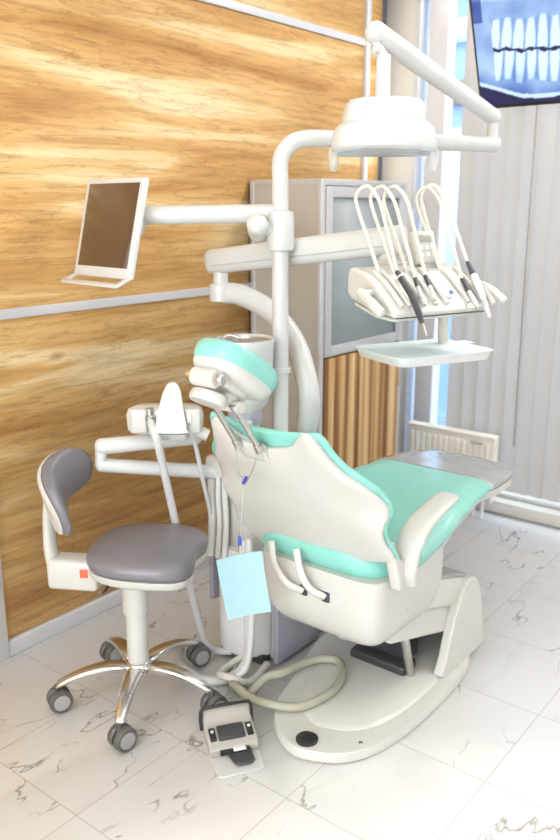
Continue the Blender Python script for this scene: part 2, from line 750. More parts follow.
# metal strips on the wood wall
for i, z in enumerate((1.247, 2.41)):
    struct('trim_%d' % (i + 2), box(B(), (2.16, WY - .004, z), (3.33, .012, .034), bev=.002), 'pale_aluminium', label='horizontal metal strip across the wood wall')
struct('trim_4', box(B(), (3.823, WY - .006, CEIL / 2), (.036, .03, CEIL), bev=.003), 'pale_aluminium', label='vertical metal strip at end of wood wall')
struct('trim_5', box(B(), (1.462, WY - .012, 1.5), (.05, .03, 3.0), bev=.003), 'aluminium', label='vertical metal post at the left end of wall')
struct('baseboard_left', box(B(), ((1.49 + 3.82) / 2, WY - .01, .032), (3.82 - 1.49, .022, .064), bev=.004), 'pale_aluminium', label='brushed metal baseboard under wood wall')

# window
win = thing('window_1', 'tall window behind the blinds', 'window', (WX + .1, 1.0, .09))
del win['category']
win['kind'] = 'structure'
b = B()
for y0, y1 in ((2.318, 2.30), (2.252, 2.142), (1.26, 1.16), (.3, .2), (-.5, -.6)):
    box(b, (WX + .1, (y0 + y1) / 2, (WT + .09) / 2), (.09, abs(y0 - y1), WT - .09), bev=.004)
box(b, (WX + .1, .86, WT - .03), (.09, 2.9, .06), bev=.004)
box(b, (WX + .1, .86, .10), (.06, 2.9, .02), bev=.003)
build('window_frame', b, 'frame_white', win)
b = B()
box(b, (WX + .1, .86, 1.4), (.008, 2.88, 2.56))
build('window_pane', b, 'window_glass', win, smooth=0)

# what is outside: a pale block across the street
fx = 9.5
bl = thing('building', 'pale blue building seen out of focus through the window', 'building', (fx, 4, -4))
build('facade_wall', box(B(), (fx + .5, 4, 1.0), (1, 14, 12)), 'facade_blue', bl, smooth=0)
b = B()
zb0, zb1 = at(455, 106, 0, fx).z, at(455, 82, 0, fx).z
build('dark_band', box(B(), (fx - .06, 4, (zb0 + zb1) / 2), (.14, 13.8, zb1 - zb0)), 'facade_dark', bl, smooth=0)
for z in (zb1 + .55, zb1 + 1.1, zb1 + 1.75):
    build('ledge', box(B(), (fx - .05, 4, z), (.12, 13.8, .26)), 'facade_pale', bl, smooth=0)
for k in range(7):
    build('shop_window', box(B(), (fx - .04, 9.6 - k * 1.7, zb0 - 1.3), (.1, 1.1, 2.1)), 'facade_pale', bl, smooth=0)
build('street', box(B(), (fx - 2.6, 4, -1.1), (5.0, 14, .1)), 'facade_pale', bl, smooth=0)

# ================================================================== VERTICAL BLIND
vb = thing('vertical_blind', 'light grey vertical blind covering the tall window', 'blind', (3.93, 1.5, .15))
build('headrail', box(B(), (3.93, 1.02, 2.66), (.05, 1.96, .05), bev=.004), 'frame_white', vb)
for k in range(24):
    yc = 1.93 - k * .078 - .02
    w = .098
    ang = 80 + random.uniform(-3, 3)
    d = dirz(ang)
    b = B()
    nrm = V(-d.y, d.x, 0)
    zz = [.155, .8, 1.4, 2.0, 2.63]
    rows = []
    for z in zz:
        row = []
        for i in range(5):
            s = (i - 2) / 4
            row.append((V(3.93, yc, z) + d * (s * w) + nrm * (.006 * (1 - 4 * s * s))))
        rows.append(row)
    t = .0008
    F = [[b.verts.new(p + nrm * t) for p in r] for r in rows]
    K = [[b.verts.new(p - nrm * t) for p in r] for r in rows]
    for j in range(4):
        for i in range(4):
            b.faces.new((F[j][i], F[j][i + 1], F[j + 1][i + 1], F[j + 1][i]))
            b.faces.new((K[j][i], K[j + 1][i], K[j + 1][i + 1], K[j][i + 1]))
        b.faces.new((F[j][0], F[j + 1][0], K[j + 1][0], K[j][0]))
        b.faces.new((F[j][4], K[j][4], K[j + 1][4], F[j + 1][4]))
    for i in range(4):
        b.faces.new((F[0][i], K[0][i], K[0][i + 1], F[0][i + 1]))
        b.faces.new((F[4][i], F[4][i + 1], K[4][i + 1], K[4][i]))
    build('slat', b, 'slat_cloth', vb)
build('cord', tube(B(), [(3.87, 1.55, 2.64), (3.868, 1.548, 1.5), (3.87, 1.540, .42)], .0035, n=8, smooth=6), 'cord_grey', vb, label='thin dark control cord')

# ================================================================== RADIATOR
rd = thing('radiator', 'white panel radiator below the window behind the tray', 'radiator', (3.840, 1.93, .12))
b = B()
ry0, ry1 = 1.632, 2.13
box(b, (3.845, (ry0 + ry1) / 2, .28), (.03, ry1 - ry0, .33), bev=.008)
for k in range(14):
    y = ry0 + .03 + k * (ry1 - ry0 - .06) / 13
    box(b, (3.827, y, .28), (.012, .02, .28), bev=.004, seg=2)
build('panel', b, 'radiator_white', rd)
build('grille', box(B(), (3.855, (ry0 + ry1) / 2, .452), (.06, ry1 - ry0 + .006, .018), bev=.004), 'radiator_white', rd)
build('side_cover', box(B(), (3.855, ry0 - .004, .28), (.062, .008, .35), bev=.002), 'radiator_white', rd)
build('badge', box(B(), (3.819, ry0 + .09, .42), (.006, .07, .014), bev=.002), 'grey_label', rd)
build('wall_bracket', box(B(), (3.93, 1.93, .3), (.16, .05, .2), bev=.003), 'radiator_white', rd)
for y in (ry0 + .05, ry0 + .1):
    b = tube(B(), [(3.855, y, .13), (3.855, y, .0)], .009, n=10)
    build('pipe', b, 'radiator_white', rd)

# ================================================================== WALL SCREEN WITH X-RAY
tvb = at(480, 110, 0, 3.6)
tvt = at(468, -4, 1, tvb.y)
upd = (tvt - tvb).normalized()
wd = V(0, -1, 0)
nd = wd.cross(upd).normalized()
if nd.x > 0:
    nd = -nd
tw, th = .95, .56
tv = thing('wall_screen', 'black framed screen by the window showing a blue dental x-ray', 'screen', tvb + wd * tw / 2)
R = Matrix((wd, upd, nd)).transposed()
build('casing', box(B(), tvb + wd * (tw / 2) + upd * (th / 2) - nd * .022, (tw, th, .04), R, bev=.005), 'black_plastic', tv)
b = B()
GX, GY = 190, 120
vs = [[b.verts.new(tvb + wd * (.012 + (tw - .024) * i / GX) + upd * (.016 + (th - .028) * j / GY) + nd * .0005) for i in range(GX + 1)] for j in range(GY + 1)]
lay = b.loops.layers.float_color.new('picture')


def xray(u, v):
    """colour of a panoramic jaw picture, u along, v up, both in metres"""
    uc = u - .47
    bite = .205 + .16 * uc * uc + .003 * math.sin(u * 55)
    d = v - bite
    ad = abs(d)
    n1 = noise.noise(Vector((u * 8, v * 8, 0)))
    n2 = noise.noise(Vector((u * 26, v * 26, 2)))
    g = .74 + .16 * n1 + .05 * n2
    # jaw bone: a bright rim along its lower edge, dark beneath it
    rim = .028 + .34 * max(0, abs(uc) - .28) ** 1.2 + .012 * math.cos(u * 11)
    if v < rim:
        g = .05 + .03 * n1
    elif v < rim + .016:
        g = .95
    elif v < rim + .07:
        g -= .16 * (1 - (v - rim - .016) / .054)
    # palate and sinus shadows above the upper roots
    if v > .40:
        g += .22 * math.exp(-((v - .415 - .10 * uc * uc) / .012) ** 2)
        g -= .30 * max(0, n1 + .25) * min(1, (v - .40) / .04)
    if abs(uc) > .43 and .34 < v < .46:
        g -= .35
    if abs(uc) < .395:
        q = u * (19 if d > 0 else 21) + (.35 if d < 0 else 0) + uc * d * 10
        k = math.floor(q)
        x = q - k - .5
        rnd = noise.noise(Vector((k * 3.7, 5.2 if d > 0 else 9.1, 0)))
        ln = .125 + .02 * rnd
        hw_ = .49 if ad < .05 else .49 - .14 * min(1, (ad - .05) / (ln - .05))
        if ad <= .007 + .003 * rnd + .003 * math.cos(x * 2 * PI):
            g = .07
        elif ad < ln:
            e_ = max(0, min(1, (hw_ - abs(x)) / .16))
            g += (.34 if ad < .045 else .34 - .16 * (ad - .045) / (ln - .045)) * e_ - .10 * (1 - e_)
    return max(.03, min(1.0, g))


for j in range(GY):
    for i in range(GX):
        f = b.faces.new((vs[j][i], vs[j][i + 1], vs[j + 1][i + 1], vs[j + 1][i]))
        for lp, (ii, jj) in zip(f.loops, ((i, j), (i + 1, j), (i + 1, j + 1), (i, j + 1))):
            g = xray((tw - .024) * ii / GX, (th - .028) * jj / GY)
            lp[lay] = (.015 + .66 * g ** 3.0, .015 + .84 * g ** 2.3, .05 + 1.0 * g ** 1.2, 1)
build('display', b, 'xray_screen', tv, smooth=0)
mt = tvb + wd * (tw / 2) + upd * (th * .55) - nd * .06
build('mount', tube(tube(B(), [mt, mt + V(.12, 0, .04)], .03), [mt + V(.12, 0, 0), (mt.x + .12, mt.y, CEIL)], .025), 'black_plastic', tv)

# ================================================================== STORAGE CABINET
cx0, cx1, cyf, cyb, ch = 2.885, 3.60, 2.056, 2.452, 1.715
cab = thing('storage_cabinet', 'tall cabinet with frosted glass upper door and striped wood lower door', 'cabinet', ((cx0 + cx1) / 2, (cyf + cyb) / 2, 0))
b = B()
box(b, (cx0 + .012, (cyf + cyb) / 2, ch / 2), (.022, cyb - cyf - .02, ch - .02))
box(b, (cx1 - .012, (cyf + cyb) / 2, ch / 2), (.022, cyb - cyf - .02, ch - .02))
box(b, ((cx0 + cx1) / 2, cyb - .01, ch / 2), (cx1 - cx0 - .04, .02, ch - .02))
box(b, ((cx0 + cx1) / 2, (cyf + cyb) / 2, ch - .012), (cx1 - cx0 - .02, cyb - cyf - .02, .022))
box(b, ((cx0 + cx1) / 2, (cyf + cyb) / 2, .95), (cx1 - cx0 - .05, cyb - cyf - .05, .02))
box(b, ((cx0 + cx1) / 2, (cyf + cyb) / 2, .09), (cx1 - cx0 - .05, cyb - cyf - .05, .02))
build('carcass', b, 'cabinet_beige', cab, bevel=.002)
b = B()
for x in (cx0 + .014, cx1 - .014):
    for y in (cyf + .014, cyb - .014):
        box(b, (x, y, ch / 2), (.03, .03, ch), bev=.006)
for y in (cyf + .014, cyb - .014):
    box(b, ((cx0 + cx1) / 2, y, ch - .013), (cx1 - cx0, .028, .028), bev=.005)
for x in (cx0 + .014, cx1 - .014):
    box(b, (x, (cyf + cyb) / 2, ch - .013), (.028, cyb - cyf, .028), bev=.005)  # unseen lamp added at the rear opening to brighten camera-facing surfaces
build('aluminium_frame', b, 'pale_aluminium', cab)
for z in (1.2, 1.44):
    build('shelf', box(B(), ((cx0 + cx1) / 2, (cyf + cyb) / 2 + .01, z), (cx1 - cx0 - .06, cyb - cyf - .09, .014), bev=.002), 'frame_white', cab)


def cab_door(z0, z1, rail, panel_mat, nm):
    x0, x1 = cx0 + .032, cx1 - .032
    b = B()
    for x in (x0 + rail / 2, x1 - rail / 2):
        box(b, (x, cyf + .004, (z0 + z1) / 2), (rail, .022, z1 - z0), bev=.003)
    for z in (z0 + rail / 2, z1 - rail / 2):
        box(b, ((x0 + x1) / 2, cyf + .004, z), (x1 - x0 - 2 * rail, .022, rail), bev=.003)
    d = build(nm, b, 'pale_aluminium', cab)
    build('door_panel', box(B(), ((x0 + x1) / 2, cyf + .006, (z0 + z1) / 2), (x1 - x0 - 2 * rail + .004, .008, z1 - z0 - 2 * rail + .004)), panel_mat, d, smooth=0)
    return d, x0, x1


d1, x0, x1 = cab_door(.955, ch - .03, .045, 'frosted_glass', 'glass_door')
build('handle', tube(B(), [(x1 - .02, cyf - .008, 1.06), (x1 - .02, cyf - .028, 1.07), (x1 - .02, cyf - .028, 1.17), (x1 - .02, cyf - .008, 1.18)], .005, n=8), 'chrome', d1)
x0, x1 = cx0 + .032, cx1 - .032
d2 = build('wood_door', box(B(), ((x0 + x1) / 2, cyf + .004, (.11 + .945) / 2), (x1 - x0, .02, .835), bev=.002), 'wood_stripe', cab, label='lower door of vertically striped wood')
build('handle', tube(B(), [(x1 - .03, cyf - .006, .72), (x1 - .03, cyf - .028, .73), (x1 - .03, cyf - .028, .85), (x1 - .03, cyf - .006, .86)], .005, n=8), 'chrome', d2)
build('plinth', box(B(), ((cx0 + cx1) / 2, cyf + .06, .04), (cx1 - cx0 - .06, .03, .08)), 'aluminium', cab)
# things behind the frosted glass
b = B()
box(b, (3.06, 2.24, 1.2785), (.16, .16, .14), bev=.006)
t = build('cardboard_box', b, 'violet_card', None, label='violet box on the lower shelf inside the glass cabinet', cat='box', origin=(3.06, 2.24, 1.2075))
b = B()
lathe(b, (3.03, 2.2, .961), [(0, 0), (.05, 0), (.052, .01), (.052, .09), (.046, .1), (.046, .115), (0, .115)], 24)
build('jar', b, 'paper_white', None, label='white jar at the bottom of the glass cabinet', cat='jar', origin=(3.03, 2.2, .961))
b = B()
box(b, (3.36, 2.24, 1.495), (.2, .16, .09), bev=.006)
build('paper_pack', b, 'bib_blue', None, label='blue pack on the upper shelf inside the glass cabinet', cat='pack', origin=(3.36, 2.24, 1.4475))

# ================================================================== DENTAL CHAIR
CYA = 1.32
chair = thing('dental_chair', 'reclined dental chair with teal cushions and white shell', 'dental chair', (2.1, CYA, 0))
BY = 1.315
out = [(1.690, -.03), (1.700, -.075), (1.735, -.145), (1.80, -.20), (1.90, -.235), (2.06, -.254), (2.3, -.252), (2.45, -.232), (2.56, -.18), (2.625, -.09), (2.64, .02),
       (2.61, .13), (2.54, .22), (2.42, .28), (2.28, .285), (2.1, .24), (1.95, .19), (1.84, .155), (1.755, .095), (1.71, .03)]
out = smooth2d(out, 5)
b = B()
puff(b, out, (0, BY, 0), X, Y, Z, [(.985, 0), (1, .004), (1, .026), (.985, .034), (.80, .037)])
base = build('base_plate', b, 'cream_plastic', chair)
b = B()
inner = [(2.2 + (x - 2.2) * .80 + .03, w * .80) for x, w in out]
puff(b, inner, (0, BY, 0), X, Y, Z, [(1.04, .034), (1.0, .040), (.96, .046), (.5, .048)])
build('raised_cover', b, 'cream_plastic', base)
cap = z_cap = at(307, 738.5, 2, .04)
b = B()
lathe(b, (cap.x, cap.y, .036), [(.034, -.004), (.034, .006), (.030, .009), (0, .010)], 32)
build('round_cap', b, 'black_plastic', base)
for p in ((1.83, BY - .2), (2.4, BY - .235)):
    build('screw', lathe(B(), (p[0], p[1] + .02, .034), [(.006, 0), (.006, .004), (0, .005)], 12), 'satin_steel', base)

# lift cover hood at the foot end
prof = [(2.30, .035), (2.315, .10), (2.345, .19), (2.39, .28), (2.43, .325), (2.475, .345), (2.525, .325), (2.565, .26), (2.59, .17), (2.605, .08), (2.61, .035)]
sp_ = smooth2d(prof, 3)
b = B()
for y0, y1 in ((-.215, -.180), (.180, .215)):
    prism(b, sp_, (0, BY, 0), X, Z, Y, y0, y1)
arch = smooth2d([(2.40, .290), (2.43, .322), (2.475, .342), (2.525, .322), (2.562, .258), (2.587, .17), (2.602, .08), (2.607, .037), (2.572, .037), (2.566, .09), (2.552, .165), (2.525, .24), (2.495, .285), (2.465, .300), (2.43, .285)], 3)
prism(b, arch, (0, BY, 0), X, Z, Y, -.185, .185)
build('lift_cover', b, 'cream_plastic', chair, bevel=.014, bseg=4)
# parallelogram lift arm: two stacked sleeves sloping up towards the seat
sd = V(2.44 - 1.92, 0, .255 - .42).normalized()
sn = V(-sd.z, 0, sd.x)
R = Matrix((sd, V(0, 1, 0), sn)).transposed()
mid = V(2.16, BY, .36)
b = B()
box(b, mid + sn * .035 + sd * .05, (.46, .40, .105), R, bev=.012)
arm = build('lift_arm', b, 'cream_plastic', chair)
b = B()
box(b, mid - sn * .065 + sd * .05, (.40, .37, .10), R, bev=.012)
build('lower_sleeve', b, 'cream_plastic', arm)
b = B()
box(b, mid + sn * .092 + sd * .06, (.44, .405, .012), R, bev=.004)
build('dark_top_plate', b, 'satin_steel', arm)
build('strut', tube(B(), [(2.17, BY - .12, .25), (2.235, BY - .12, .05)], .016), 'satin_steel', arm)
b = B()
box(b, (2.25, BY, .06), (.09, .22, .035), bev=.008)
box(b, (2.30, BY, .13), (.08, .18, .12), bev=.008)
build('pivot_block', b, 'charcoal', arm)

# lower body shell (skirt) below the seat
b = B()
sk = []
for j in range(13):
    # cross-sections in z, outline in plan
    z = .575 - j * (.245 / 12)
    k = j / 12
    ins = 0.0 if k < .3 else .13 * (1 - math.sqrt(max(0, 1 - ((k - .3) / .7) ** 2.2)))
    yl, yr = CYA - .25 + ins * .55, CYA + .20 - ins * .5
    xr, xf = 1.795 + ins * .75, 2.24 - ins * .25
    o = []
    n = 40
    for q in range(n):
        t = 2 * PI * q / n
        c, s = math.cos(t), math.sin(t)
        pw = 2 / 7.0
        o.append(V((xr + xf) / 2 + (xf - xr) / 2 * math.copysign(abs(c) ** pw, c), (yl + yr) / 2 + (yr - yl) / 2 * math.copysign(abs(s) ** pw, s), z))
    sk.append([b.verts.new(p) for p in o])
for a, c in zip(sk, sk[1:]):
    for q in range(40):
        b.faces.new((a[q], a[(q + 1) % 40], c[(q + 1) % 40], c[q]))
b.faces.new(sk[0])
b.faces.new(sk[-1][::-1])
skirt = build('body_shell', b, 'white_plastic', chair, smooth=50)
# side wing that sweeps up into the armrest
b = B()
wing = [(1.95, .52), (1.955, .445), (2.0, .425), (2.045, .455), (2.10, .53), (2.135, .60), (2.10, .612), (2.03, .60), (1.965, .585)]
prism(b, smooth2d(wing, 4), (0, CYA - .255, 0), X, Z, Y, .0062, .06)
build('side_wing', b, 'white_plastic', skirt, bevel=.012)
b = B()
prism(b, smooth2d(wing, 4), (0, CYA + .205, 0), X, Z, Y, -.05, .004)
build('side_wing', b, 'white_plastic', skirt, bevel=.012)

# seat and leg rest cushion
topz = lerp_table([(1.80, .648), (1.92, .628), (2.05, .622), (2.18, .640), (2.30, .668), (2.42, .684), (2.52, .684), (2.66, .672), (2.88, .648)])
halfw = lerp_table([(1.80, .13), (1.815, .185), (1.85, .222), (1.92, .25), (2.02, .265), (2.2, .262), (2.4, .250), (2.55, .236), (2.70, .228), (2.79, .215), (2.84, .185), (2.865, .13), (2.88, .05)])
thk = lerp_table([(1.80, .05), (1.84, .095), (2.0, .085), (2.2, .072), (2.4, .06), (2.6, .035), (2.88, .022)])


def cushion(x0, x1, grow=0.0, full=None):
    bm = B()

    def P(a, bb):
        x = x0 + (x1 - x0) * bb
        w = halfw(x) + grow
        y = CYA + a * w
        dish = .012 * (a * a) if x < 2.45 else .004 * a * a
        roll = -.028 * max(0, abs(a) - .72) ** 1.5 / .28 ** 1.5 * min(1, thk(x) / .06)
        return V(x, y, topz(x) + dish + roll + grow * .6)

    def T(a, bb):
        x = x0 + (x1 - x0) * bb
        e = 1 - .55 * max(0, (abs(a) - .8) / .2) ** 2
        return (0, thk(x) * e + grow)
    plate(bm, P, lambda a, bb: V(0, 0, 1), T, 20, 40)
    return bm


seat = build('seat_cushion', cushion(1.80, 2.88), 'teal_vinyl', chair, subsurf=1)
build('foot_cover', cushion(2.555, 2.886, .006), 'foot_film', seat, label='glossy grey protective cover over foot end', subsurf=1)
b = B()


def Pu(a, bb):
    x = 1.95 + (2.868 - 1.95) * bb
    return V(x, CYA + a * (halfw(x) - (.03 if x < 2.5 else .03 - .028 * min(1, (x - 2.5) / .1))), topz(x) - thk(x) - .004)


plate(b, Pu, lambda a, bb: Z, lambda a, bb: (0.003, .022), 8, 24)
build('seat_pan', b, 'white_plastic', chair, smooth=50)

# backrest: local plane, reclined 30 degrees
TH = math.radians(31)
BO = V(1.815, CYA, .655)
BS = V(-math.sin(TH), 0, math.cos(TH))
BN = V(math.cos(TH), 0, math.sin(TH))       # towards the patient


def back_grid(widths, topf, botf, off, wrap):
    wt = lerp_table(widths)

    def P(a, bb):
        v = a * wt(bb)
        top, bot = topf(a), botf(a)
        q = bot + bb * (top - bot)
        wing_n = .036 * math.exp(-((q - .235) / .075) ** 2) * abs(a) ** 3
        return BO + Y * v + BS * (q - 1.4 * wing_n) + BN * (off + wrap * (v / .3) ** 2 + wing_n)
    return P


SW = [(0, .288), (.06, .290), (.14, .278), (.24, .276), (.34, .286), (.45, .297), (.55, .299), (.63, .286), (.69, .256), (.76, .219), (.86, .196), (.95, .185), (1.0, .170)]
stop_ = lambda a: .392 + .070 * math.exp(-((abs(a) - .86) / .26) ** 2) - .018 * max(0, 1 - abs(a) / .4)
sbot_ = lerp_table([(-1, .004), (-.8, -.018), (-.5, -.052), (0, -.092), (.4, -.125), (.7, -.125), (.88, -.075), (1, -.02)])
b = B()
Pb = back_grid(SW, stop_, sbot_, 0, .002)
plate(b, Pb, lambda a, bb: BN, lambda a, bb: (.012, .014 * (1 - .7 * max(abs(a), abs(2 * bb - 1)) ** 6)), 28, 36)
shell = build('backrest_shell', b, 'white_plastic', chair, subsurf=1)
b = B()
CW = [(p, w + .004 if p < .60 else w + .012) for p, w in SW]
Pc = back_grid(CW, lambda a: .432 + .026 * a * a, lambda a: -.01, .012, .002)
plate(b, Pc, lambda a, bb: BN, lambda a, bb: (.042 * (1 - .75 * max(abs(a), abs(2 * bb - 1)) ** 4), 0.002), 28, 36)
build('backrest_cushion', b, 'teal_vinyl', chair, subsurf=1)


def bk(v, s, n=0):
    return BO + Y * v + BS * s + BN * n


# hinge block between backrest and armrest on the near side
b = B()
box(b, bk(-.252, .015, .022), (.040, .05, .060), Matrix((BN, Y, BS)).transposed(), bev=.010)
build('hinge_cover', b, 'white_plastic', shell)
# headrest rods
for v in (.085, .010):
    b = B()
    q0, q1 = bk(v, .395, -.022), bk(v, .55, -.034)
    tube(b, [q0 - BS * .0, q1], .0085)
    tube(b, [q0 - BS * .012, q0 + BS * .012], .012)
    tube(b, [q1 - BS * .005, q1 + BS * .014], .013)
    build('headrest_rod', b, 'satin_steel', chair)
b = B()
box(b, bk(.052, .362, -.008), (.014, .10, .07), Matrix((BN, Y, BS)).transposed(), bev=.012)
build('rod_socket', b, 'white_plastic', shell)

# headrest
HT = math.radians(57)
HS = V(-math.sin(HT), 0, math.cos(HT))
HN = V(math.cos(HT), 0, math.sin(HT))
HO = at(232, 379, 1, 1.362)
hout = ellipse(.082, .122, 40, 2.7)
hw = lambda u, w: .7 * u * u
b = B()
puff(b, hout, HO, Y, HS, HN, [(0, .0), (.7, .0), (.95, .004), (1.01, .014), (1.03, .030), (1.01, .048), (.93, .060), (.7, .066), (.35, .066), (0, .066)], hw)
head = build('headrest', b, 'teal_vinyl', chair, label='teal headrest cushion')
b = B()
puff(b, hout, HO, Y, HS, HN, [(0, -.026), (.5, -.025), (.75, -.020), (.93, -.010), (.985, .002), (.97, .014), (0, .012)], hw)
build('headrest_shell', b, 'white_plastic', head)
b = B()
q = HO - HN * .036 + HS * .092
tube(b, [q + Y * .036, q - Y * .036], .024, n=24)
box(b, HO - HN * .026 + HS * .03, (.085, .13, .03), Matrix((Y, HS, HN)).transposed(), bev=.012)
build('pivot_housing', b, 'white_plastic', head, bevel=.004)
for s_ in (.046, -.046):
    b = B()
    c = q + Y * s_ - HN * .0
    lathe(b, c, [(0, -.013), (.013, -.013), (.0155, -.008), (.0155, .008), (.013, .013), (0, .013)], 10, Matrix((X, Z, -Y)).transposed())
    build('clamp_knob', b, 'chrome', head)
b = B()
q2 = HO - HN * .062 + HS * .050 + Y * .008
lathe(b, q2, [(0, .0), (.050, .0), (.053, .006), (.053, .02), (.048, .027), (0, .03)], 32, Matrix((Y, HS, -HN)).transposed(), sx=1.0, sy=.72)
build('adjust_disc', b, 'white_plastic', head)
b = B()
qb = bk(.045, .55, -.03)
tube(b, [qb + Y * .05, qb - Y * .05], .016, n=14)
tube(b, [qb, qb.lerp(HO, .6), HO - HN * .02 - HS * .05], [.026, .03, .03], n=16)
build('rod_bracket', b, 'white_plastic', head)

# armrest on the near side
b = B()
pth = [(1.893, .572), (1.877, .61), (1.878, .655), (1.905, .705), (1.955, .735), (2.02, .752), (2.085, .763), (2.13, .766)]
pp = spline([V(x, 0, z) for x, z in pth], 5)
wdt = lerp_table([(0, .026), (.2, .034), (.45, .041), (.8, .038), (.96, .033), (1, .024)])
thc = lerp_table([(0, .014), (.4, .013), (.9, .012), (1, .007)])
rows = []
for i, p in enumerate(pp):
    t = (pp[min(i + 1, len(pp) - 1)] - pp[max(i - 1, 0)]).normalized()
    nn = V(-t.z, 0, t.x)
    k = i / (len(pp) - 1)
    w, h = wdt(k), thc(k)
    rows.append([b.verts.new(p + Y * (CYA - .29 + w * math.copysign(abs(c) ** .6, c)) + nn * (h * math.copysign(abs(s) ** .6, s)))
                 for c, s in [(math.cos(2 * PI * q / 20), math.sin(2 * PI * q / 20)) for q in range(20)]])
for a, c in zip(rows, rows[1:]):
    for q in range(20):
        b.faces.new((a[q], a[(q + 1) % 20], c[(q + 1) % 20], c[q]))
b.faces.new(rows[0][::-1])
b.faces.new(rows[-1])
armr = build('armrest', b, 'white_plastic', chair, smooth=60)
b = B()
_t = [at(px, py, 1, 1.03) for px, py in ((394, 556), (418, 566), (412, 580), (400, 593), (397, 575))]
prism(b, [(p.x, p.z) for p in _t], (0, CYA - .28, 0), X, Z, Y, -.012, .024)
build('armrest_bracket', b, 'white_plastic', armr, bevel=.01)
# white strap loops at the rear
for (p0, p1, p2, p3, sock) in (((271, 541), (275, 565), (287, 583), (303, 591), (304, 590)), ((296, 549), (300, 570), (309, 588), (325, 597), (326, 597))):
    b = B()
    y0 = 1.46 if p0[0] < 280 else 1.38
    pts = [at(*p0, 1, y0), at(*p1, 1, y0 - .012), at(*p2, 1, y0 - .035), at(*p3, 1, y0 - .075)]
    pts[0].x = max(pts[0].x, 1.74)
    for q in pts:
        pass
    xs = [1.775, 1.762, 1.766, 1.792]
    pts = [at(p[0], p[1], 0, x) for p, x in zip((p0, p1, p2, p3), xs)]
    tube(b, pts, .012, n=12, smooth=6, flat=.6, up=Y)
    st = build('strap', b, 'cream_plastic', skirt)
    b = B()
    c = at(*sock, 0, 1.795)
    box(b, c, (.012, .026, .032), bev=.004)
    build('strap_socket', b, 'charcoal', st)

# ================================================================== BIB CHAIN AND BIB
bx, by = 1.590, 1.398
cl = thing('bib_chain', 'thin bib chain with blue clips hanging from headrest rods', 'chain', (bx, by, .69))
r1, r2 = bk(.085, .385, -.036), bk(.010, .385, -.036)
vj = V(bx + .01, by - .005, .865)
b = B()


def chain(bm, pts, r=.0030):
    P = spline(pts, 10)
    tube(bm, P, r * .6, n=6)
    L = 0
    for p, q in zip(P, P[1:]):
        pass
    for p in P[::1]:
        bmesh.ops.create_icosphere(bm, subdivisions=1, radius=r, matrix=Matrix.Translation(p))


chain(b, [r1 + V(0, 0, .0), (r1 + vj) / 2 + V(0, .004, -.015), vj, V(bx, by, .70)])
chain(b, [r2, (r2 + vj) / 2 + V(0, -.005, -.01), vj + V(0, -.006, 0)])
build('chain_links', b, 'satin_steel', cl)
b = B()
dv = (r2 - vj).normalized()
tube(b, [vj + dv * .006, vj + dv * .030], [.0055, .0045], n=10)
build('clip', b, 'clip_blue', cl, label='blue clip sleeve')
b = B()
tube(b, [(bx, by, .715), (bx, by, .69)], [.004, .006], n=10)
build('clip', b, 'clip_blue', cl, label='blue clip sleeve')
b = B()
box(b, (bx, by, .676), (.006, .009, .03), bev=.002)
build('clip_jaw', b, 'chrome', cl)

bibc = [at(217, 561, 1, 1.425), at(262, 550.5, 1, 1.375), at(270.5, 611, 1, 1.375), at(228, 620, 1, 1.425)]
b = B()
n = 10
nrm = (bibc[1] - bibc[0]).cross(bibc[3] - bibc[0]).normalized()


def bibp(u, v, k):
    p = bibc[0].lerp(bibc[1], u).lerp(bibc[3].lerp(bibc[2], u), v)
    return p + nrm * (.006 * math.sin(u * 3.0 + .4) + .003 * math.sin(v * 5) + k)


for k0, k1, ux in ((0, .0016, 1.0), (.0022, .0034, .72)):
    F = [[b.verts.new(bibp((1 - ux) * 0 + ux * i / n, .985 * j / n if ux < 1 else j / n, k1)) for i in range(n + 1)] for j in range(n + 1)]
    K = [[b.verts.new(bibp((1 - ux) * 0 + ux * i / n, .985 * j / n if ux < 1 else j / n, k0)) for i in range(n + 1)] for j in range(n + 1)]
    for j in range(n):
        for i in range(n):
            b.faces.new((F[j][i], F[j][i + 1], F[j + 1][i + 1], F[j + 1][i]))
            b.faces.new((K[j][i], K[j + 1][i], K[j + 1][i + 1], K[j][i + 1]))
        b.faces.new((F[j][0], F[j + 1][0], K[j + 1][0], K[j][0]))
        b.faces.new((F[j][n], K[j][n], K[j + 1][n], F[j + 1][n]))
    for i in range(n):
        b.faces.new((F[0][i], K[0][i], K[0][i + 1], F[0][i + 1]))
        b.faces.new((F[n][i], F[n][i + 1], K[n][i + 1], K[n][i]))
build('patient_bib', b, 'bib_blue', None, label='folded pale blue paper bib hanging behind the chair back', cat='bib', origin=sum(bibc, Vector()) / 4)

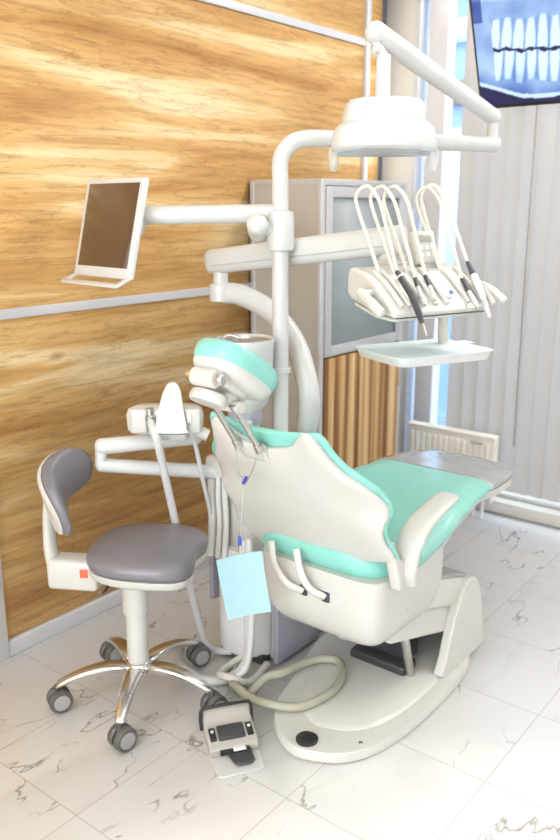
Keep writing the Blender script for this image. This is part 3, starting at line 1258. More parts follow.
# ================================================================== DENTAL UNIT (column, cuspidor, pole)
unit = thing('dental_unit', 'floor unit column with lavender side panel, white pole and cuspidor', 'dental unit', (2.2, 1.78, 0))
b = B()
box(b, (2.30, 1.775, .30), (.46, .24, .60), bev=.015)
build('body', b, 'unit_plastic', unit)
b = B()
box(b, (2.17, 1.637, .325), (.25, .022, .63), bev=.004)
build('side_panel', b, 'lavender_panel', unit)
b = B()
box(b, (2.05, 1.93, .46), (.04, .02, .56), bev=.004)
build('rear_panel', b, 'lavender_panel', unit)
b = B()
puff(b, smooth2d([(2.075, -.095), (2.02, -.085), (1.99, -.045), (1.98, 0), (1.985, .05), (2.01, .09), (2.075, .105)], 4), (0, 1.78, 0), X, Y, Z, [(.97, .03), (1, .04), (1, .42), (.985, .432), (0, .435)])
build('front_column', b, 'unit_plastic', unit)
b = B()
puff(b, smooth2d([(2.08, -.085), (2.04, -.075), (2.015, -.04), (2.01, 0), (2.015, .045), (2.035, .08), (2.08, .09)], 4), (0, 1.78, 0), X, Y, Z, [(1, .43), (1, .80), (.9, .83), (0, .83)])
build('upper_column', b, 'white_plastic', unit)
b = B()
box(b, (2.12, 1.78, .018), (.20, .2, .036), bev=.004)
build('foot_plate', b, 'charcoal', unit)
# cuspidor
cu = V(2.083, 1.80, 0)
b = B()
lathe(b, cu + Z * .90, [(0, .0), (.045, .0), (.055, .02), (.085, .05), (.098, .12), (.104, .245), (.108, .262), (.103, .270), (.095, .264), (.085, .21), (.03, .18), (0, .178)], 40, sy=.95)
cusp = build('cuspidor', b, 'white_enamel', unit, smooth=60)
b = B()
lathe(b, cu + Z * .90, [(.094, .256), (.092, .262), (.084, .252), (.05, .246), (0, .245)], 40, sy=.95)
build('bowl_liner', b, 'satin_steel', cusp)
b = B()
tube(b, [cu + V(-.02, .075, 1.14), cu + V(-.02, .075, 1.168), cu + V(-.01, .05, 1.176), cu + V(0, .02, 1.168)], .006, n=10, smooth=5)
build('water_spout', b, 'chrome', cusp)
b = B()
tube(b, [cu + Z * .83, cu + Z * .91], .05, n=24)
box(b, cu + V(-.055, -.04, .88), (.04, .06, .045), bev=.01)
build('bowl_neck', b, 'white_plastic', cusp)
b = B()
lathe(b, cu + V(0, 0, .872), [(.056, 0), (.06, .01), (.06, .04), (.056, .05)], 24)
build('neck_ring', b, 'lavender_panel', cusp)
# pole
PX, PY = 2.22, 1.752
b = B()
tube(b, [(PX, PY, .58), (PX, PY, 1.46)], .0285, n=28)
pole = build('pole', b, 'white_enamel', unit)
b = B()
lathe(b, (PX, PY, 1.045), [(.0285, -.01), (.036, -.008), (.036, .008), (.0285, .01)], 28)
build('pole_ring', b, 'white_enamel', pole)
# curved column carrying the delivery arm
AL = V(2.375, 2.18, 1.40)        # pivot under the left end of the balanced arm
c0 = V(2.42, 1.84, .58)
cpts = [c0, atd(309, 410, 2.99), atd(302, 362, 2.99), atd(287, 330, 3.02), atd(264, 307, 3.05), atd(240, 295, 3.08), atd(224, 293, 3.10)]
b = B()
tube(b, cpts, .040, n=24, smooth=6)
e = cpts[-1]
tube(b, [e + V(-.012, .005, -.03), e + V(-.012, .005, .035)], .043, n=24)
tube(b, [e + V(-.012, .005, .03), e + V(-.012, .005, .095)], .028, n=20)
build('curved_column', b, 'white_enamel', unit, smooth=50, bevel=.004)
PIV = e + V(-.012, .005, .095)

# hoses between unit and chair / floor
for k, (y, r, m) in enumerate(((1.872, .015, 0), (1.838, .011, 0), (1.808, .011, 0))):
    b = tube(B(), [(1.99 - k * .004, y, .70), (1.985, y + .003, .62), (1.985, y, .52), (1.96, y - .01, .40), (1.985, y - .01, .43)][:4], r, n=12, smooth=6)
    build('unit_hose', b, 'hose_white', unit)

build('hose_manifold', box(B(), (2.0, 1.84, .725), (.05, .12, .07), bev=.015), 'white_plastic', unit)
b = B()
tube(b, [V(1.955, 1.70, .50), V(1.93, 1.67, .36), V(1.925, 1.655, .20), V(1.91, 1.66, .07), V(1.85, 1.70, .02), V(1.80, 1.78, .018), V(1.83, 1.90, .018), V(1.93, 2.0, .018)], .017, n=14, smooth=8)
build('floor_hose', b, 'hose_grey', None, label='thick grey hose curving from unit column onto the floor', cat='hose', group='hoses lying by the unit column', origin=(1.86, 1.8, 0))
b = B()
tube(b, [V(1.94, 1.665, .52), V(1.915, 1.635, .36), V(1.90, 1.625, .2), V(1.885, 1.635, .08), V(1.86, 1.66, .045), V(1.83, 1.655, .047)], .012, n=12, smooth=8)
build('floor_hose', b, 'hose_white', None, label='thin white hose dropping beside the column to the floor', cat='hose', group='hoses lying by the unit column', origin=(1.9, 1.64, 0))
b = B()
tube(b, [V(2.0, 1.74, .03), V(1.93, 1.755, .016), V(1.87, 1.745, .016), V(1.83, 1.70, .046), V(1.84, 1.655, .047), V(1.90, 1.63, .016), V(2.02, 1.655, .016)], .013, n=12, smooth=8)
build('floor_hose', b, 'hose_cream', None, label='cream hose coming out under the unit column', cat='hose', group='hoses lying by the unit column', origin=(1.86, 1.72, 0))

# ================================================================== COLLAR, MONITOR
b = B()
lathe(b, (PX, PY, 1.455), [(.0285, 0), (.044, .004), (.046, .012), (.046, .118), (.043, .13), (.0285, .134)], 32)
ml = V(-RGT.x, -RGT.y, 0)
mon_root = thing('monitor', 'small white monitor on a horizontal arm in front of wood wall', 'monitor', (PX, PY, 1.455))
build('collar', b, 'white_enamel', mon_root, smooth=50)
hub = V(PX, PY, 1.527) + ml * .075 - FWD * .03
b = B()
tube(b, [V(PX, PY, 1.527), hub], .026, n=20)
tube(b, [hub + ml * .0 - V(0, 0, 0) - FWD * .035, hub + FWD * .05], .036, n=28, round_end=True)
tube(b, [hub + V(0, 0, .0) + FWD * .03, hub + FWD * .03 + Z * .05], .026, n=20)
build('swivel_joint', b, 'white_enamel', mon_root, smooth=50)
a0 = atd(272, 213.5, 2.75)
a1 = atd(146, 215.5, 2.75)
b = B()
tube(b, [a0, a1], [.031, .031], n=24, round_end=True)
build('monitor_arm', b, 'white_enamel', mon_root, smooth=50)
TR_ = atd(145, 176.5, 2.62)
hd = math.radians(84)
wdm = V(math.cos(hd), math.sin(hd), 0)


def on_plane(px, py, O, n):
    d = FWD + RGT * ((px - CX) / FPX) + UPV * ((CY - py) / FPX)
    return ORG + d * ((O - ORG).dot(n) / d.dot(n))


# screen leans back; width runs along wdm
tilt = math.radians(14)
upm = V(0, 0, 1) * math.cos(tilt) + V(math.sin(hd), -math.cos(hd), 0) * math.sin(tilt)
nm = upm.cross(wdm).normalized()
if nm.x > 0:
    nm = -nm
mw = (on_plane(87, 184, TR_, nm) - TR_).dot(wdm)
mh = (TR_ - on_plane(121, 279, TR_, nm)).dot(upm)
mc = TR_ + wdm * mw / 2 - upm * mh / 2
Rm = Matrix((wdm, upm, nm)).transposed()
b = B()
box(b, mc - nm * .011, (mw, mh, .022), Rm, bev=.006)
mon = build('casing', b, 'white_enamel', mon_root)
b = B()
sb = .020
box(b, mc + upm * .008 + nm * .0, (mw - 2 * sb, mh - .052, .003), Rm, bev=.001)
build('display', b, 'screen_glass', mon, label='switched-off screen, brown wall reflection put into its colour')
# handle loop at the bottom
b = B()
hb = mc - upm * (mh / 2 - .004) - nm * .006
hdn = (-upm * .55 + nm * .75).normalized()
lo = [hb - wdm * (mw / 2 - .012), hb - wdm * (mw / 2 - .004) + hdn * .055, hb + wdm * (mw / 2 - .004) + hdn * .055, hb + wdm * (mw / 2 - .012)]
Rh = Matrix((wdm, hdn, wdm.cross(hdn))).transposed()
for p, q, in ((lo[0], lo[1]), (lo[3], lo[2])):
    box(b, (p + q) / 2, (.022, .066, .009), Rh, bev=.003)
box(b, (lo[1] + lo[2]) / 2, (mw, .020, .009), Rh, bev=.003)
build('handle_frame', b, 'white_enamel', mon)
b = B()
bp_ = mc - nm * .036 - wdm * (mw * .2)
box(b, bp_, (.06, .09, .03), Rm, bev=.006)
tube(b, [bp_ - nm * .0, bp_ - nm * .03, a1 - RGT * .005], .022, n=16, smooth=5)
build('tilt_bracket', b, 'white_enamel', mon_root, smooth=50)

# ================================================================== OPERATING LAMP
ld = V(.876, -.482, 0)
TZ = 1.822
lamp = thing('operating_lamp', 'white operating lamp on a jointed arm above the chair', 'lamp', (PX, PY, 1.58))
b = B()
tub = [V(PX, PY, 1.585), V(PX, PY, 1.68), V(PX, PY, 1.745), V(PX, PY, 1.785) + ld * .02, V(PX, PY, 1.812) + ld * .055, V(PX, PY, TZ) + ld * .11]
end = V(PX, PY, TZ) + ld * .862
tube(b, spline(tub, 6) + [end], .0275, n=24, round_end=False)
build('lamp_tube', b, 'white_enamel', lamp, smooth=50)
JT = end - ld * .02
b = B()
tube(b, [JT + Z * .0, JT + Z * .075], .020, n=20)
lathe(b, JT + ld * .02, [(0, -.004), (.028, -.004), (.028, .0), (0, .003)], 24, frame(Z, ld))
build('arm_joint', b, 'white_enamel', lamp, smooth=50)
A1 = JT + Z * .095
A2 = atd(374.5, 32, 2.50)
b = B()
tube(b, [A1, A2], [.0285, .0335], n=28, round_end=True)
build('spring_arm', b, 'white_enamel', lamp, smooth=50)
LC = atd(384, 128, 2.53)
jt = atd(378, 50, 2.52)
b = B()
bmesh.ops.create_uvsphere(b, u_segments=20, v_segments=12, radius=.022, matrix=Matrix.Translation(jt))
tube(b, [jt + Z * .01 + (A2 - jt) * .55, jt], .018, n=16)
st0 = V(LC.x - .006, LC.y + .005, jt.z - .022)
tube(b, [st0, V(LC.x - .006, LC.y + .005, LC.z + .08)], [.0225, .0245], n=24)
tube(b, [jt, st0], .013, n=14)
build('stem', b, 'white_enamel', lamp, smooth=50, bevel=.003)
b = B()
adir = (A1 - A2).normalized()
for k in (.03, .045):
    p = A2 + adir * (.03) - FWD * .033 + Z * (-.012 - (k - .03))
    lathe(b, p, [(0, -.002), (.004, -.002), (.004, .002), (0, .002)], 10, frame(RGT, FWD))
build('screw', b, 'grey_label', lamp)
lu = V(RGT.x, RGT.y, 0)
lv = V(-lu.y, lu.x, 0)
lN = (Z * math.cos(.09) + lv * math.sin(.09)).normalized()
lT = (lv * math.cos(.09) - Z * math.sin(.09)).normalized()
# upper dome
b = B()
puff(b, ellipse(.128, .085, 40, 3.0), LC, lu, lv, Z, [(1.02, -.01), (1.02, .02), (.99, .045), (.95, .066), (.85, .080), (.6, .087), (0, .089)])
hd_ = build('lamp_head', b, 'white_enamel', lamp, smooth=60)
b = B()
puff(b, ellipse(.158, .105, 48, 2.6), LC, lu, lT, lN, [(.95, -.070), (1.0, -.068), (1.03, -.056), (1.03, -.030), (1.0, -.008), (.92, .010), (.7, .014)], lambda u, w: -.25 * u * u)
build('reflector_housing', b, 'white_enamel', hd_, smooth=60)
b = B()
puff(b, ellipse(.148, .096, 40, 2.6), LC, lu, lT, lN, [(0, -.066), (.6, -.070), (.97, -.0725), (.99, -.067), (0, -.059)], lambda u, w: -.25 * u * u)
build('reflector_lens', b, 'lens', hd_)
for s in (-1, 1):
    b = B()
    p = LC + lu * (s * .155)
    tube(b, [p + V(0, 0, -.045) - lu * s * .012, p + V(0, 0, -.07), p + V(0, 0, -.105) - lv * .004, p + V(0, 0, -.130) - lv * .006], [.014, .017, .017, .010], n=14, smooth=5, flat=1.5, up=lu)
    build('lamp_handle', b, 'clear_plastic', hd_, label='translucent grip')

# ================================================================== INSTRUMENT TABLE (delivery head with its arm)
tab = thing('instrument_table', 'white dental instrument head on a sprung arm over the chair', 'instrument table', (PIV.x, PIV.y, PIV.z))
ARt = atd(404, 239, 2.58)
ALt = atd(210, 262, 3.09)
ad_ = (ARt - ALt).normalized()
b = B()
nseg = 10
# boxy-round arm: rounded rectangular section
up_a = (Z - ad_ * Z.dot(ad_)).normalized()
side_a = ad_.cross(up_a)
pts = [ALt, ARt]
for hh, ww, off, nm_ in ((.046, .036, 0, 'arm'),):
    secs = []
    for f, sc in ((-.008, .55), (0, .86), (.012, .97), (.03, 1.0), (.97, 1.0), (.99, .97), (1.0, .86), (1.006, .55)):
        p = ALt + (ARt - ALt) * f
        secs.append([b.verts.new(p + up_a * (hh * sc * math.copysign(abs(c) ** .7, c)) + side_a * (ww * sc * math.copysign(abs(s) ** .7, s)))
                     for c, s in [(math.cos(2 * PI * q / 28), math.sin(2 * PI * q / 28)) for q in range(28)]])
    for a, c in zip(secs, secs[1:]):
        for q in range(28):
            b.faces.new((a[q], a[(q + 1) % 28], c[(q + 1) % 28], c[q]))
    b.faces.new(secs[0][::-1])
    b.faces.new(secs[-1])
armo = build('sprung_arm', b, 'white_enamel', tab, smooth=50)
b = B()
for sgn in (1, -1):
    p0, p1 = ALt + (ARt - ALt) * .04 + side_a * .0352 * sgn - up_a * .016, ALt + (ARt - ALt) * .93 + side_a * .0352 * sgn - up_a * .016
    tube(b, [p0, p1], .0022, n=6)
build('arm_seam', b, 'grey_label', armo)
build('arm_pivot', tube(B(), [PIV - Z * .01, PIV + Z * .03], .026, n=20), 'white_enamel', tab, smooth=50)
build('arm_pivot', tube(B(), [ARt - ad_ * .05 - Z * .02, ARt - ad_ * .05 - Z * .075], .024, n=20), 'white_enamel', tab, smooth=50)

HFL = V(1.965, 1.15, 1.298)
hU = dirz(-19.7)
hB = V(-hU.y, hU.x, 0)          # from the front edge to the rear


def hp(u, d, z):
    return V(HFL.x, HFL.y, 0) + hU * u + hB * d + Z * z


HL = .372
b = B()
prf = [(.0, 1.299), (.0, 1.314), (.012, 1.328), (.06, 1.365), (.10, 1.395), (.14, 1.418), (.19, 1.430), (.215, 1.428), (.222, 1.40), (.222, 1.352), (.20, 1.336), (.1, 1.310)]
prism(b, prf, V(HFL.x, HFL.y, 0), hB, Z, hU, 0, HL)
hh = build('instrument_head', b, 'white_plastic', tab, bevel=.014, bseg=4)
b = B()
pr2 = [(-.002, 1.297), (.1, 1.303), (.2, 1.328), (.2, 1.318), (.1, 1.292), (.02, 1.288)]
prism(b, pr2, V(HFL.x, HFL.y, 0) + hU * .012, hB, Z, hU, 0, HL - .024)
build('underside_tray', b, 'cream_plastic', hh, bevel=.004)
# neck to the arm
b = B()
nk = ARt - ad_ * .05 - Z * .07
tube(b, [nk, V(nk.x - .02, nk.y - .01, 1.43)], [.026, .034], n=20)
box(b, (nk + hp(.2, .19, 1.42)) / 2 * 1.0 - Z * .0, (.10, .12, .03), frame(hU, Z), bev=.01)
build('head_neck', b, 'white_plastic', tab, smooth=50)
# panel ridge between the handpiece slots: raised ribs
sn_ = V(hB.x * .60, hB.y * .60, .52).normalized()    # up the sloped face
sp = hU.cross(sn_).normalized()
if sp.z < 0:
    sp = -sp


def slope(u, k, off=0):
    """point on the sloping front, k = 0 at the lower lip, 1 at the crest"""
    d = .012 + .128 * k
    z = 1.330 + (1.418 - 1.328) * (max(k, 0) ** .9) + .07 * min(k, 0)
    return hp(u, d, z) + sp * off


b = B()
for u in (.035, .062, .118, .162, .205, .290, .345):
    build('slot_rib', tube(B(), [slope(u, -.02, .002), slope(u, .5, .004), slope(u, .98, .001)], .0075, n=10, smooth=4), 'white_plastic', hh)
# oval key panel
b = B()
ctr = slope(.232, .42, .004)
puff(b, ellipse(.028, .048, 28, 2.3), ctr, hU, sn_, sp, [(1, -.004), (1, .004), (.93, .006), (0, .006)])
kp = build('key_panel', b, 'paper_white', hh)
b = B()
for t in range(5):
    a = 2 * PI * t / 5
    c = slope(.238, .20, .011)
    box(b, c + hU * (.005 * math.cos(a)) + sn_ * (.005 * math.sin(a)), (.007, .005, .002), Matrix((hU, sn_, sp)).transposed(), bev=.001)
build('blue_mark', b, 'clip_blue', kp)
b = B()
for t in range(3):
    for s in range(2):
        c = slope(.222 + .02 * s, .48 + .2 * t, .0102)
        lathe(b, c, [(.005, -.001), (.005, .001), (0, .0015)], 12, Matrix((hU, sn_, sp)).transposed())
build('key', b, 'grey_label', kp)
# display pod at the rear
b = B()
dc = hp(.262, .185, 1.478)
du = (Z * .93 + hB * .36).normalized()
dn = hU.cross(du).normalized()
if dn.dot(hB) > 0:
    dn = -dn
Rd = Matrix((hU, du, dn)).transposed()
box(b, dc, (.088, .105, .028), Rd, bev=.008)
pod = build('display_pod', b, 'white_plastic', hh)
build('lcd_window', box(B(), dc + du * .026 + dn * .0145, (.05, .022, .002), Rd, bev=.0006), 'lcd', pod)
for i in range(3):
    for j in range(2):
        b = box(B(), dc - du * (.002 + .022 * j) + hU * (-.024 + .024 * i) + dn * .0145, (.016, .012, .002), Rd, bev=.0008)
        build('pod_button', b, 'paper_white', pod)
build('pod_foot', box(B(), dc - du * .058, (.06, .02, .02), Rd, bev=.004), 'grey_label', pod)
# grip bar at the left end
b = B()
g0, g1, g2 = hp(.01, .105, 1.362), hp(-.036, .095, 1.362), hp(-.034, .020, 1.318)
tube(b, [g0, g1], .013, n=16)
tube(b, [g1 + hB * .012 + Z * .004, g2], [.0145, .0155], n=18, round_end=True)
build('grip', b, 'white_plastic', hh, smooth=50)
# post carrying the tray
TZt = 1.170
post = at(443, 325, 1, 1.20)
b = B()
pc = V(post.x, post.y, 0)
tube(b, [pc + Z * 1.31, pc + Z * 1.26, pc + V(.005, .0, TZt - .012)], .012, n=14, smooth=5, flat=1.7, up=hU)
build('tray_post', b, 'white_plastic', tab)

# instruments with their whip hoses
GRP = 'handpieces laid out on the instrument head'


def whip(u, us, ztop, back, name, label, mats, tip_fn, cat, hose_end):
    root = thing(name, label, cat, hose_end, GRP)
    lean = us - u
    pts = [hp(us, .125, 1.400), hp(us, .185, 1.500), hp(us, back - .005, 1.590), hp(us, back + .008, 1.628), hp(us + .008, back - .004, ztop - .004),
           hp(us + .022, back - .028, ztop), hp(us + .036, back - .058, ztop - .04)]
    last = pts[-1]
    pts += [last.lerp(hose_end, .33) + Z * .004, last.lerp(hose_end, .67) + Z * .002, hose_end]
    b = B()
    tube(b, pts, .0058, n=10, smooth=7)
    build('hose', b, 'hose_cream', root)
    tip_fn(root)
    return root


def pen(root, pts_r, mat, name):
    b = B()
    tube(b, [p for p, r in pts_r], [r for p, r in pts_r], n=14, round_end=True)
    return build(name, b, mat, root, smooth=50)


# 1: the long black scaler pointing down off the front
p0, p2, p3 = slope(.090, .80, .020), hp(.066, -.042, 1.290), hp(.062, -.066, 1.258)
p1 = p0.lerp(p2, .52) + sp * .012


def t1(root):
    pen(root, [(p0, .007), (p0.lerp(p1, .35), .010), (p1, .0115), (p1.lerp(p2, .7), .0095), (p2, .006)], 'charcoal', 'handle')
    pen(root, [(p2, .0045), (p3, .002)], 'satin_steel', 'tip')
    b = B()
    q = p0.lerp(p1, .22)
    tube(b, [q, p0.lerp(p1, .28)], .0115, n=14)
    build('ring', b, 'hose_grey', root)


whip(.09, .050, 1.656, .245, 'scaler', 'long black handpiece pointing down off the instrument head', None, t1, 'handpiece', p0)


def slim(u, k0, k1, off=.012):
    a, c = slope(u, k0, off), slope(u - .032, k1, off)

    def f(root):
        pen(root, [(a, .007), (a.lerp(c, .42), .0078)], 'charcoal', 'coupling')
        pen(root, [(a.lerp(c, .42), .0062), (a.lerp(c, .9), .0062), (c, .0045)], 'white_enamel', 'handle')
        pen(root, [(c, .0055), (c - sp * .010 - sn_ * .003, .004)], 'satin_steel', 'head')
    return a, f


a, f = slim(.145, .62, .12)
whip(.145, .105, 1.656, .245, 'handpiece', 'slim white handpiece next to the long black one', None, f, 'handpiece', a, )
a, f = slim(.190, .68, .06)
whip(.190, .155, 1.656, .245, 'handpiece', 'slim white handpiece just left of the oval key panel', None, f, 'handpiece', a)
a, f = slim(.318, .52, -.28)
whip(.318, .285, 1.656, .245, 'handpiece', 'white handpiece just right of the oval key panel', None, f, 'handpiece', a)
s0, s1, s2, s3 = atd(467.5, 262, 2.47), atd(474, 276, 2.45), atd(483, 298, 2.42), atd(489.5, 317, 2.40)


def t5(root):
    pen(root, [(s0, .006), (s0.lerp(s1, .5), .008), (s1, .0105)], 'charcoal', 'coupling')
    pen(root, [(s1, .0115), (s1.lerp(s2, .4), .013), (s2, .011)], 'white_enamel', 'handle')
    pen(root, [(s2, .0085), (s3, .0065)], 'hose_grey', 'nozzle')


whip(.34, .295, 1.662, .235, 'air_syringe', 'white syringe with black collar at the outer end of instrument head', None, t5, 'syringe', s0)
b = B()
h0 = atd(481, 284, 2.46)
h1 = atd(504, 300, 2.43)
h2 = atd(493, 303, 2.43)
tube(b, [hp(HL - .02, .06, 1.37), h0], .012, n=14)
tube(b, [h0, atd(492, 290, 2.45), h1], [.010, .012, .011], n=14, smooth=4, round_end=True)
tube(b, [h0, h2], [.009, .009], n=12, round_end=True)
build('holder_prong', b, 'white_plastic', hh, smooth=50)

# instrument tray under the head
tU = dirz(-25)
tB = V(-tU.y, tU.x, 0)
tFL = at(400.5, 362, 2, TZt)
twd, tdp = .352, .262
cen = tFL + tU * twd / 2 + tB * tdp / 2
tr = thing('instrument_tray', 'flat white tray lined with pale blue paper below the instrument head', 'tray', (cen.x, cen.y, TZt))
b = B()
puff(b, ellipse(twd / 2, tdp / 2, 48, 9), cen, tU, tB, Z, [(.92, -.022), (.955, -.020), (.985, -.006), (1.0, .003), (.99, .006), (.97, .002), (0, .001)])
build('tray_dish', b, 'white_enamel', tr, smooth=50)
b = B()
puff(b, ellipse(twd / 2 + .004, tdp / 2 + .004, 48, 10), cen + Z * .006, tU, tB, Z, [(1, 0), (1, .0014), (0, .0016)])
box(b, cen + tU * (twd / 2 + .012) - tB * (tdp / 2 - .17) + Z * .0068, (.05, .05, .0014), frame(tU, Z), bev=.0004)
build('tray_paper', b, 'paper_blue', tr, smooth=50)

# ================================================================== ASSISTANT HOLDER
asr = thing('assistant_holder', 'white suction holder on a double arm beside the headrest', 'holder', (2.03, 1.86, .68))
L2 = at(101, 465, 1, 2.08)
L1 = at(101, 446.5, 1, 2.08)
P1 = at(216, 472, 1, 1.86)
P2 = V(2.05, 1.83, P1.z - .01)
b = B()
tube(b, [L2, P1], [.0235, .0255], n=22, round_end=True)
tube(b, [P1, P2], .0255, n=20)
build('lower_arm', b, 'white_enamel', asr, smooth=50)
b = B()
U2 = at(196, 437, 1, 1.90)
tube(b, [L1, U2], [.0275, .026], n=22, round_end=True)
tube(b, [L1 + Z * .0, L2], .02, n=18)
build('upper_arm', b, 'white_enamel', asr, smooth=50)
hc = at(168, 418, 1, 1.90)
hu = V(RGT.x, RGT.y, 0)
hv = V(-hu.y, hu.x, 0)
Rhd = frame(hu, Z)
b = B()
ot = smooth2d([(-.125, -.026), (-.128, .0), (-.10, .040), (-.02, .052), (.06, .05), (.10, .035), (.115, .0), (.10, -.03), (.02, -.038), (-.08, -.036)], 4)
puff(b, ot, hc + V(0, 0, -.035), hu, hv, Z, [(.90, -.012), (1, 0), (1.02, .05), (.96, .070), (.85, .076), (0, .078)])
ho = build('holder_body', b, 'white_plastic', asr, smooth=50)
b = B()
tong = smooth2d([(-.050, -.060), (-.052, -.045), (-.046, 0), (-.034, .06), (-.018, .098), (.004, .106), (.022, .088), (.034, .03), (.048, -.045), (.046, -.060)], 4)
fb = (Z * .9 + hv * .42).normalized()
nb_ = hu.cross(fb).normalized()
if nb_.dot(FWD) > 0:
    nb_ = -nb_
prism(b, tong, hc + hu * .022 - hv * .052 + Z * .022, hu, fb, nb_, -.016, .014)
build('center_paddle', b, 'white_plastic', asr, bevel=.008)
b = B()
box(b, hc + hu * .01 - Z * .052, (.11, .06, .04), Rhd, bev=.014)
build('under_block', b, 'hose_grey', ho)
for s in (-.088, .085):
    b = B()
    box(b, hc + hu * s - hv * .034 + Z * .0, (.055, .032, .082), Rhd, bev=.009)
    build('cradle', b, 'white_plastic', ho)
b = B()
tube(b, [hc + hu * .07 - Z * .03, V(hc.x + hu.x * .13, hc.y + hu.y * .13, hc.z - .06)], .02, n=14)
build('side_arm', b, 'white_plastic', ho)

f1 = hc + hu * -.052 - hv * .045 + Z * .02
sh = thing('suction_hose', 'thick grey suction hose hanging from holder down to floor', 'hose', (f1.x, f1.y, f1.z), 'hoses hanging from the suction holder')
b = B()
q1 = at(166, 480, 1, 1.885)
q2 = at(186, 570, 1, 1.90)
q3 = at(200, 628, 1, 1.905)
q4 = V(1.935, 1.88, .02)
q4 = at(207, 652, 2, .022)
tube(b, [f1 - Z * .012, at(157, 440, 1, 1.868), q1, q2, q3, q4 + V(-.004, .002, .035), q4 + V(.03, -.02, 0), q4 + V(.06, -.07, 0)], .0135, n=14, smooth=8)
build('hose', b, 'hose_grey', sh)
b = B()
lathe(b, f1 - Z * .02, [(0, 0), (.014, 0), (.016, .006), (.016, .018), (.011, .022), (.011, .036), (.014, .038), (.014, .044), (0, .046)], 16)
build('coupling', b, 'satin_steel', sh)
f2 = hc + hu * .075 - hv * .05 + Z * .01
sh2 = thing('saliva_hose', 'thin cream hose hanging from the holder beside the chair back', 'hose', (f2.x, f2.y, f2.z), 'hoses hanging from the suction holder')
b = B()
tube(b, [f2, at(197, 452, 1, 1.845), at(203, 480, 1, 1.85), at(210, 510, 1, 1.87), at(217, 545, 1, 1.895), V(1.99, 1.895, .42)], .0075, n=10, smooth=8)
build('hose', b, 'hose_grey', sh2)
b = B()
lathe(b, f2 - Z * .012, [(0, 0), (.009, 0), (.011, .006), (.010, .03), (.007, .034), (0, .036)], 14)
build('coupling', b, 'hose_cream', sh2)

# ================================================================== OPERATOR STOOL
SX, SY = 1.613, 1.873
stool = thing('operator_stool', 'grey padded stool with chrome five-arm base by wood wall', 'stool', (SX, SY, 0))
SF = dirz(-60)          # way the sitter faces
SL = V(-SF.y, SF.x, 0)
SCN = V(SX, SY, 0) + SF * .034
so = smooth2d([(-.165, 0), (-.155, .085), (-.11, .15), (-.04, .178), (.04, .185), (.11, .180), (.165, .150), (.185, .09), (.172, .0), (.185, -.09), (.165, -.150), (.11, -.180), (.04, -.185), (-.04, -.178), (-.11, -.15), (-.155, -.085)], 3)
dome = lambda u, w: -.02 * u * u - .05 * w * w - .10 * max(0, u - .1)
b = B()
puff(b, so, SCN, SF, SL, Z, [(0, .516), (.9, .516), (.985, .520), (1.015, .530), (1.02, .544), (.995, .557), (.93, .566), (.75, .574), (.4, .577), (0, .577)], dome)
build('seat_cushion', b, 'grey_vinyl', stool, smooth=70)
b = B()
puff(b, so, SCN, SF, SL, Z, [(0, .468), (.35, .470), (.7, .476), (.92, .486), (.985, .497), (.992, .517), (0, .517)], dome)
build('seat_shell', b, 'white_plastic', stool, smooth=60)
# under-seat bracket and back support
b = B()
k0 = SCN - SF * .10 + Z * .475
bc = SCN - SF * .232 + Z * .458
Rs = frame(SF, Z)
box(b, bc - Z * .008, (.17, .085, .105), Rs, bev=.016)
box(b, SCN - SF * .10 + Z * .452, (.20, .07, .034), Rs, bev=.008)
br = build('back_bracket', b, 'white_plastic', stool)
near = -SL if (-SL).dot(FWD) < 0 else SL
b = B()
box(b, bc + near * .0428 + SF * .045 + Z * .006, (.027, .003, .030), Rs, bev=.0006)
build('warning_label', b, 'red_label', br, label='small red sticker')
b = B()
sp_pts = [bc - SF * .045 - Z * .02, bc - SF * .075 + Z * .03, bc - SF * .082 + Z * .12, bc - SF * .075 + Z * .22, bc - SF * .06 + Z * .30]
tube(b, sp_pts, [.038, .034, .029, .027, .022], n=18, smooth=6, flat=.62, up=SL)
build('back_support', b, 'white_plastic', stool, smooth=60)
BKC = bc - SF * .066 + Z * .279
BF = dirz(-54)
bn = (BF * .97 + Z * .12).normalized()
bu = (V(-BF.y, BF.x, 0) * .93 + Z * .37).normalized()
bn = (bn - bu * bn.dot(bu)).normalized()
bw = bn.cross(bu).normalized()
if bw.z < 0:
    bw = -bw
bo = smooth2d([(-.150, -.045), (-.145, .02), (-.105, .068), (-.04, .088), (.04, .088), (.105, .068), (.145, .02), (.150, -.045), (.13, -.09), (.08, -.09), (0, -.068), (-.08, -.09), (-.13, -.09)], 3)
curl = lambda u, w: 2.7 * u * u - .6 * w * w
b = B()
puff(b, bo, BKC, bu, bw, bn, [(0, .004), (.9, .004), (.99, .008), (1.03, .020), (1.0, .034), (.9, .044), (.6, .049), (0, .05)], curl)
build('back_cushion', b, 'grey_vinyl', stool, smooth=70)
b = B()
puff(b, bo, BKC, bu, bw, bn, [(0, -.016), (.6, -.015), (.9, -.010), (.985, -.002), (1.0, .006), (0, .005)], curl)
build('back_shell', b, 'white_plastic', stool, smooth=60)
# lever
b = B()
lv0 = SCN - SF * .09 + near * .03 + Z * .455
tube(b, [lv0, lv0 + near * .05 - Z * .004, lv0 + near * .10 - Z * .006 + SF * .0, lv0 + near * .125 + Z * .006], .005, n=10, smooth=4)
build('height_lever', b, 'charcoal', stool)
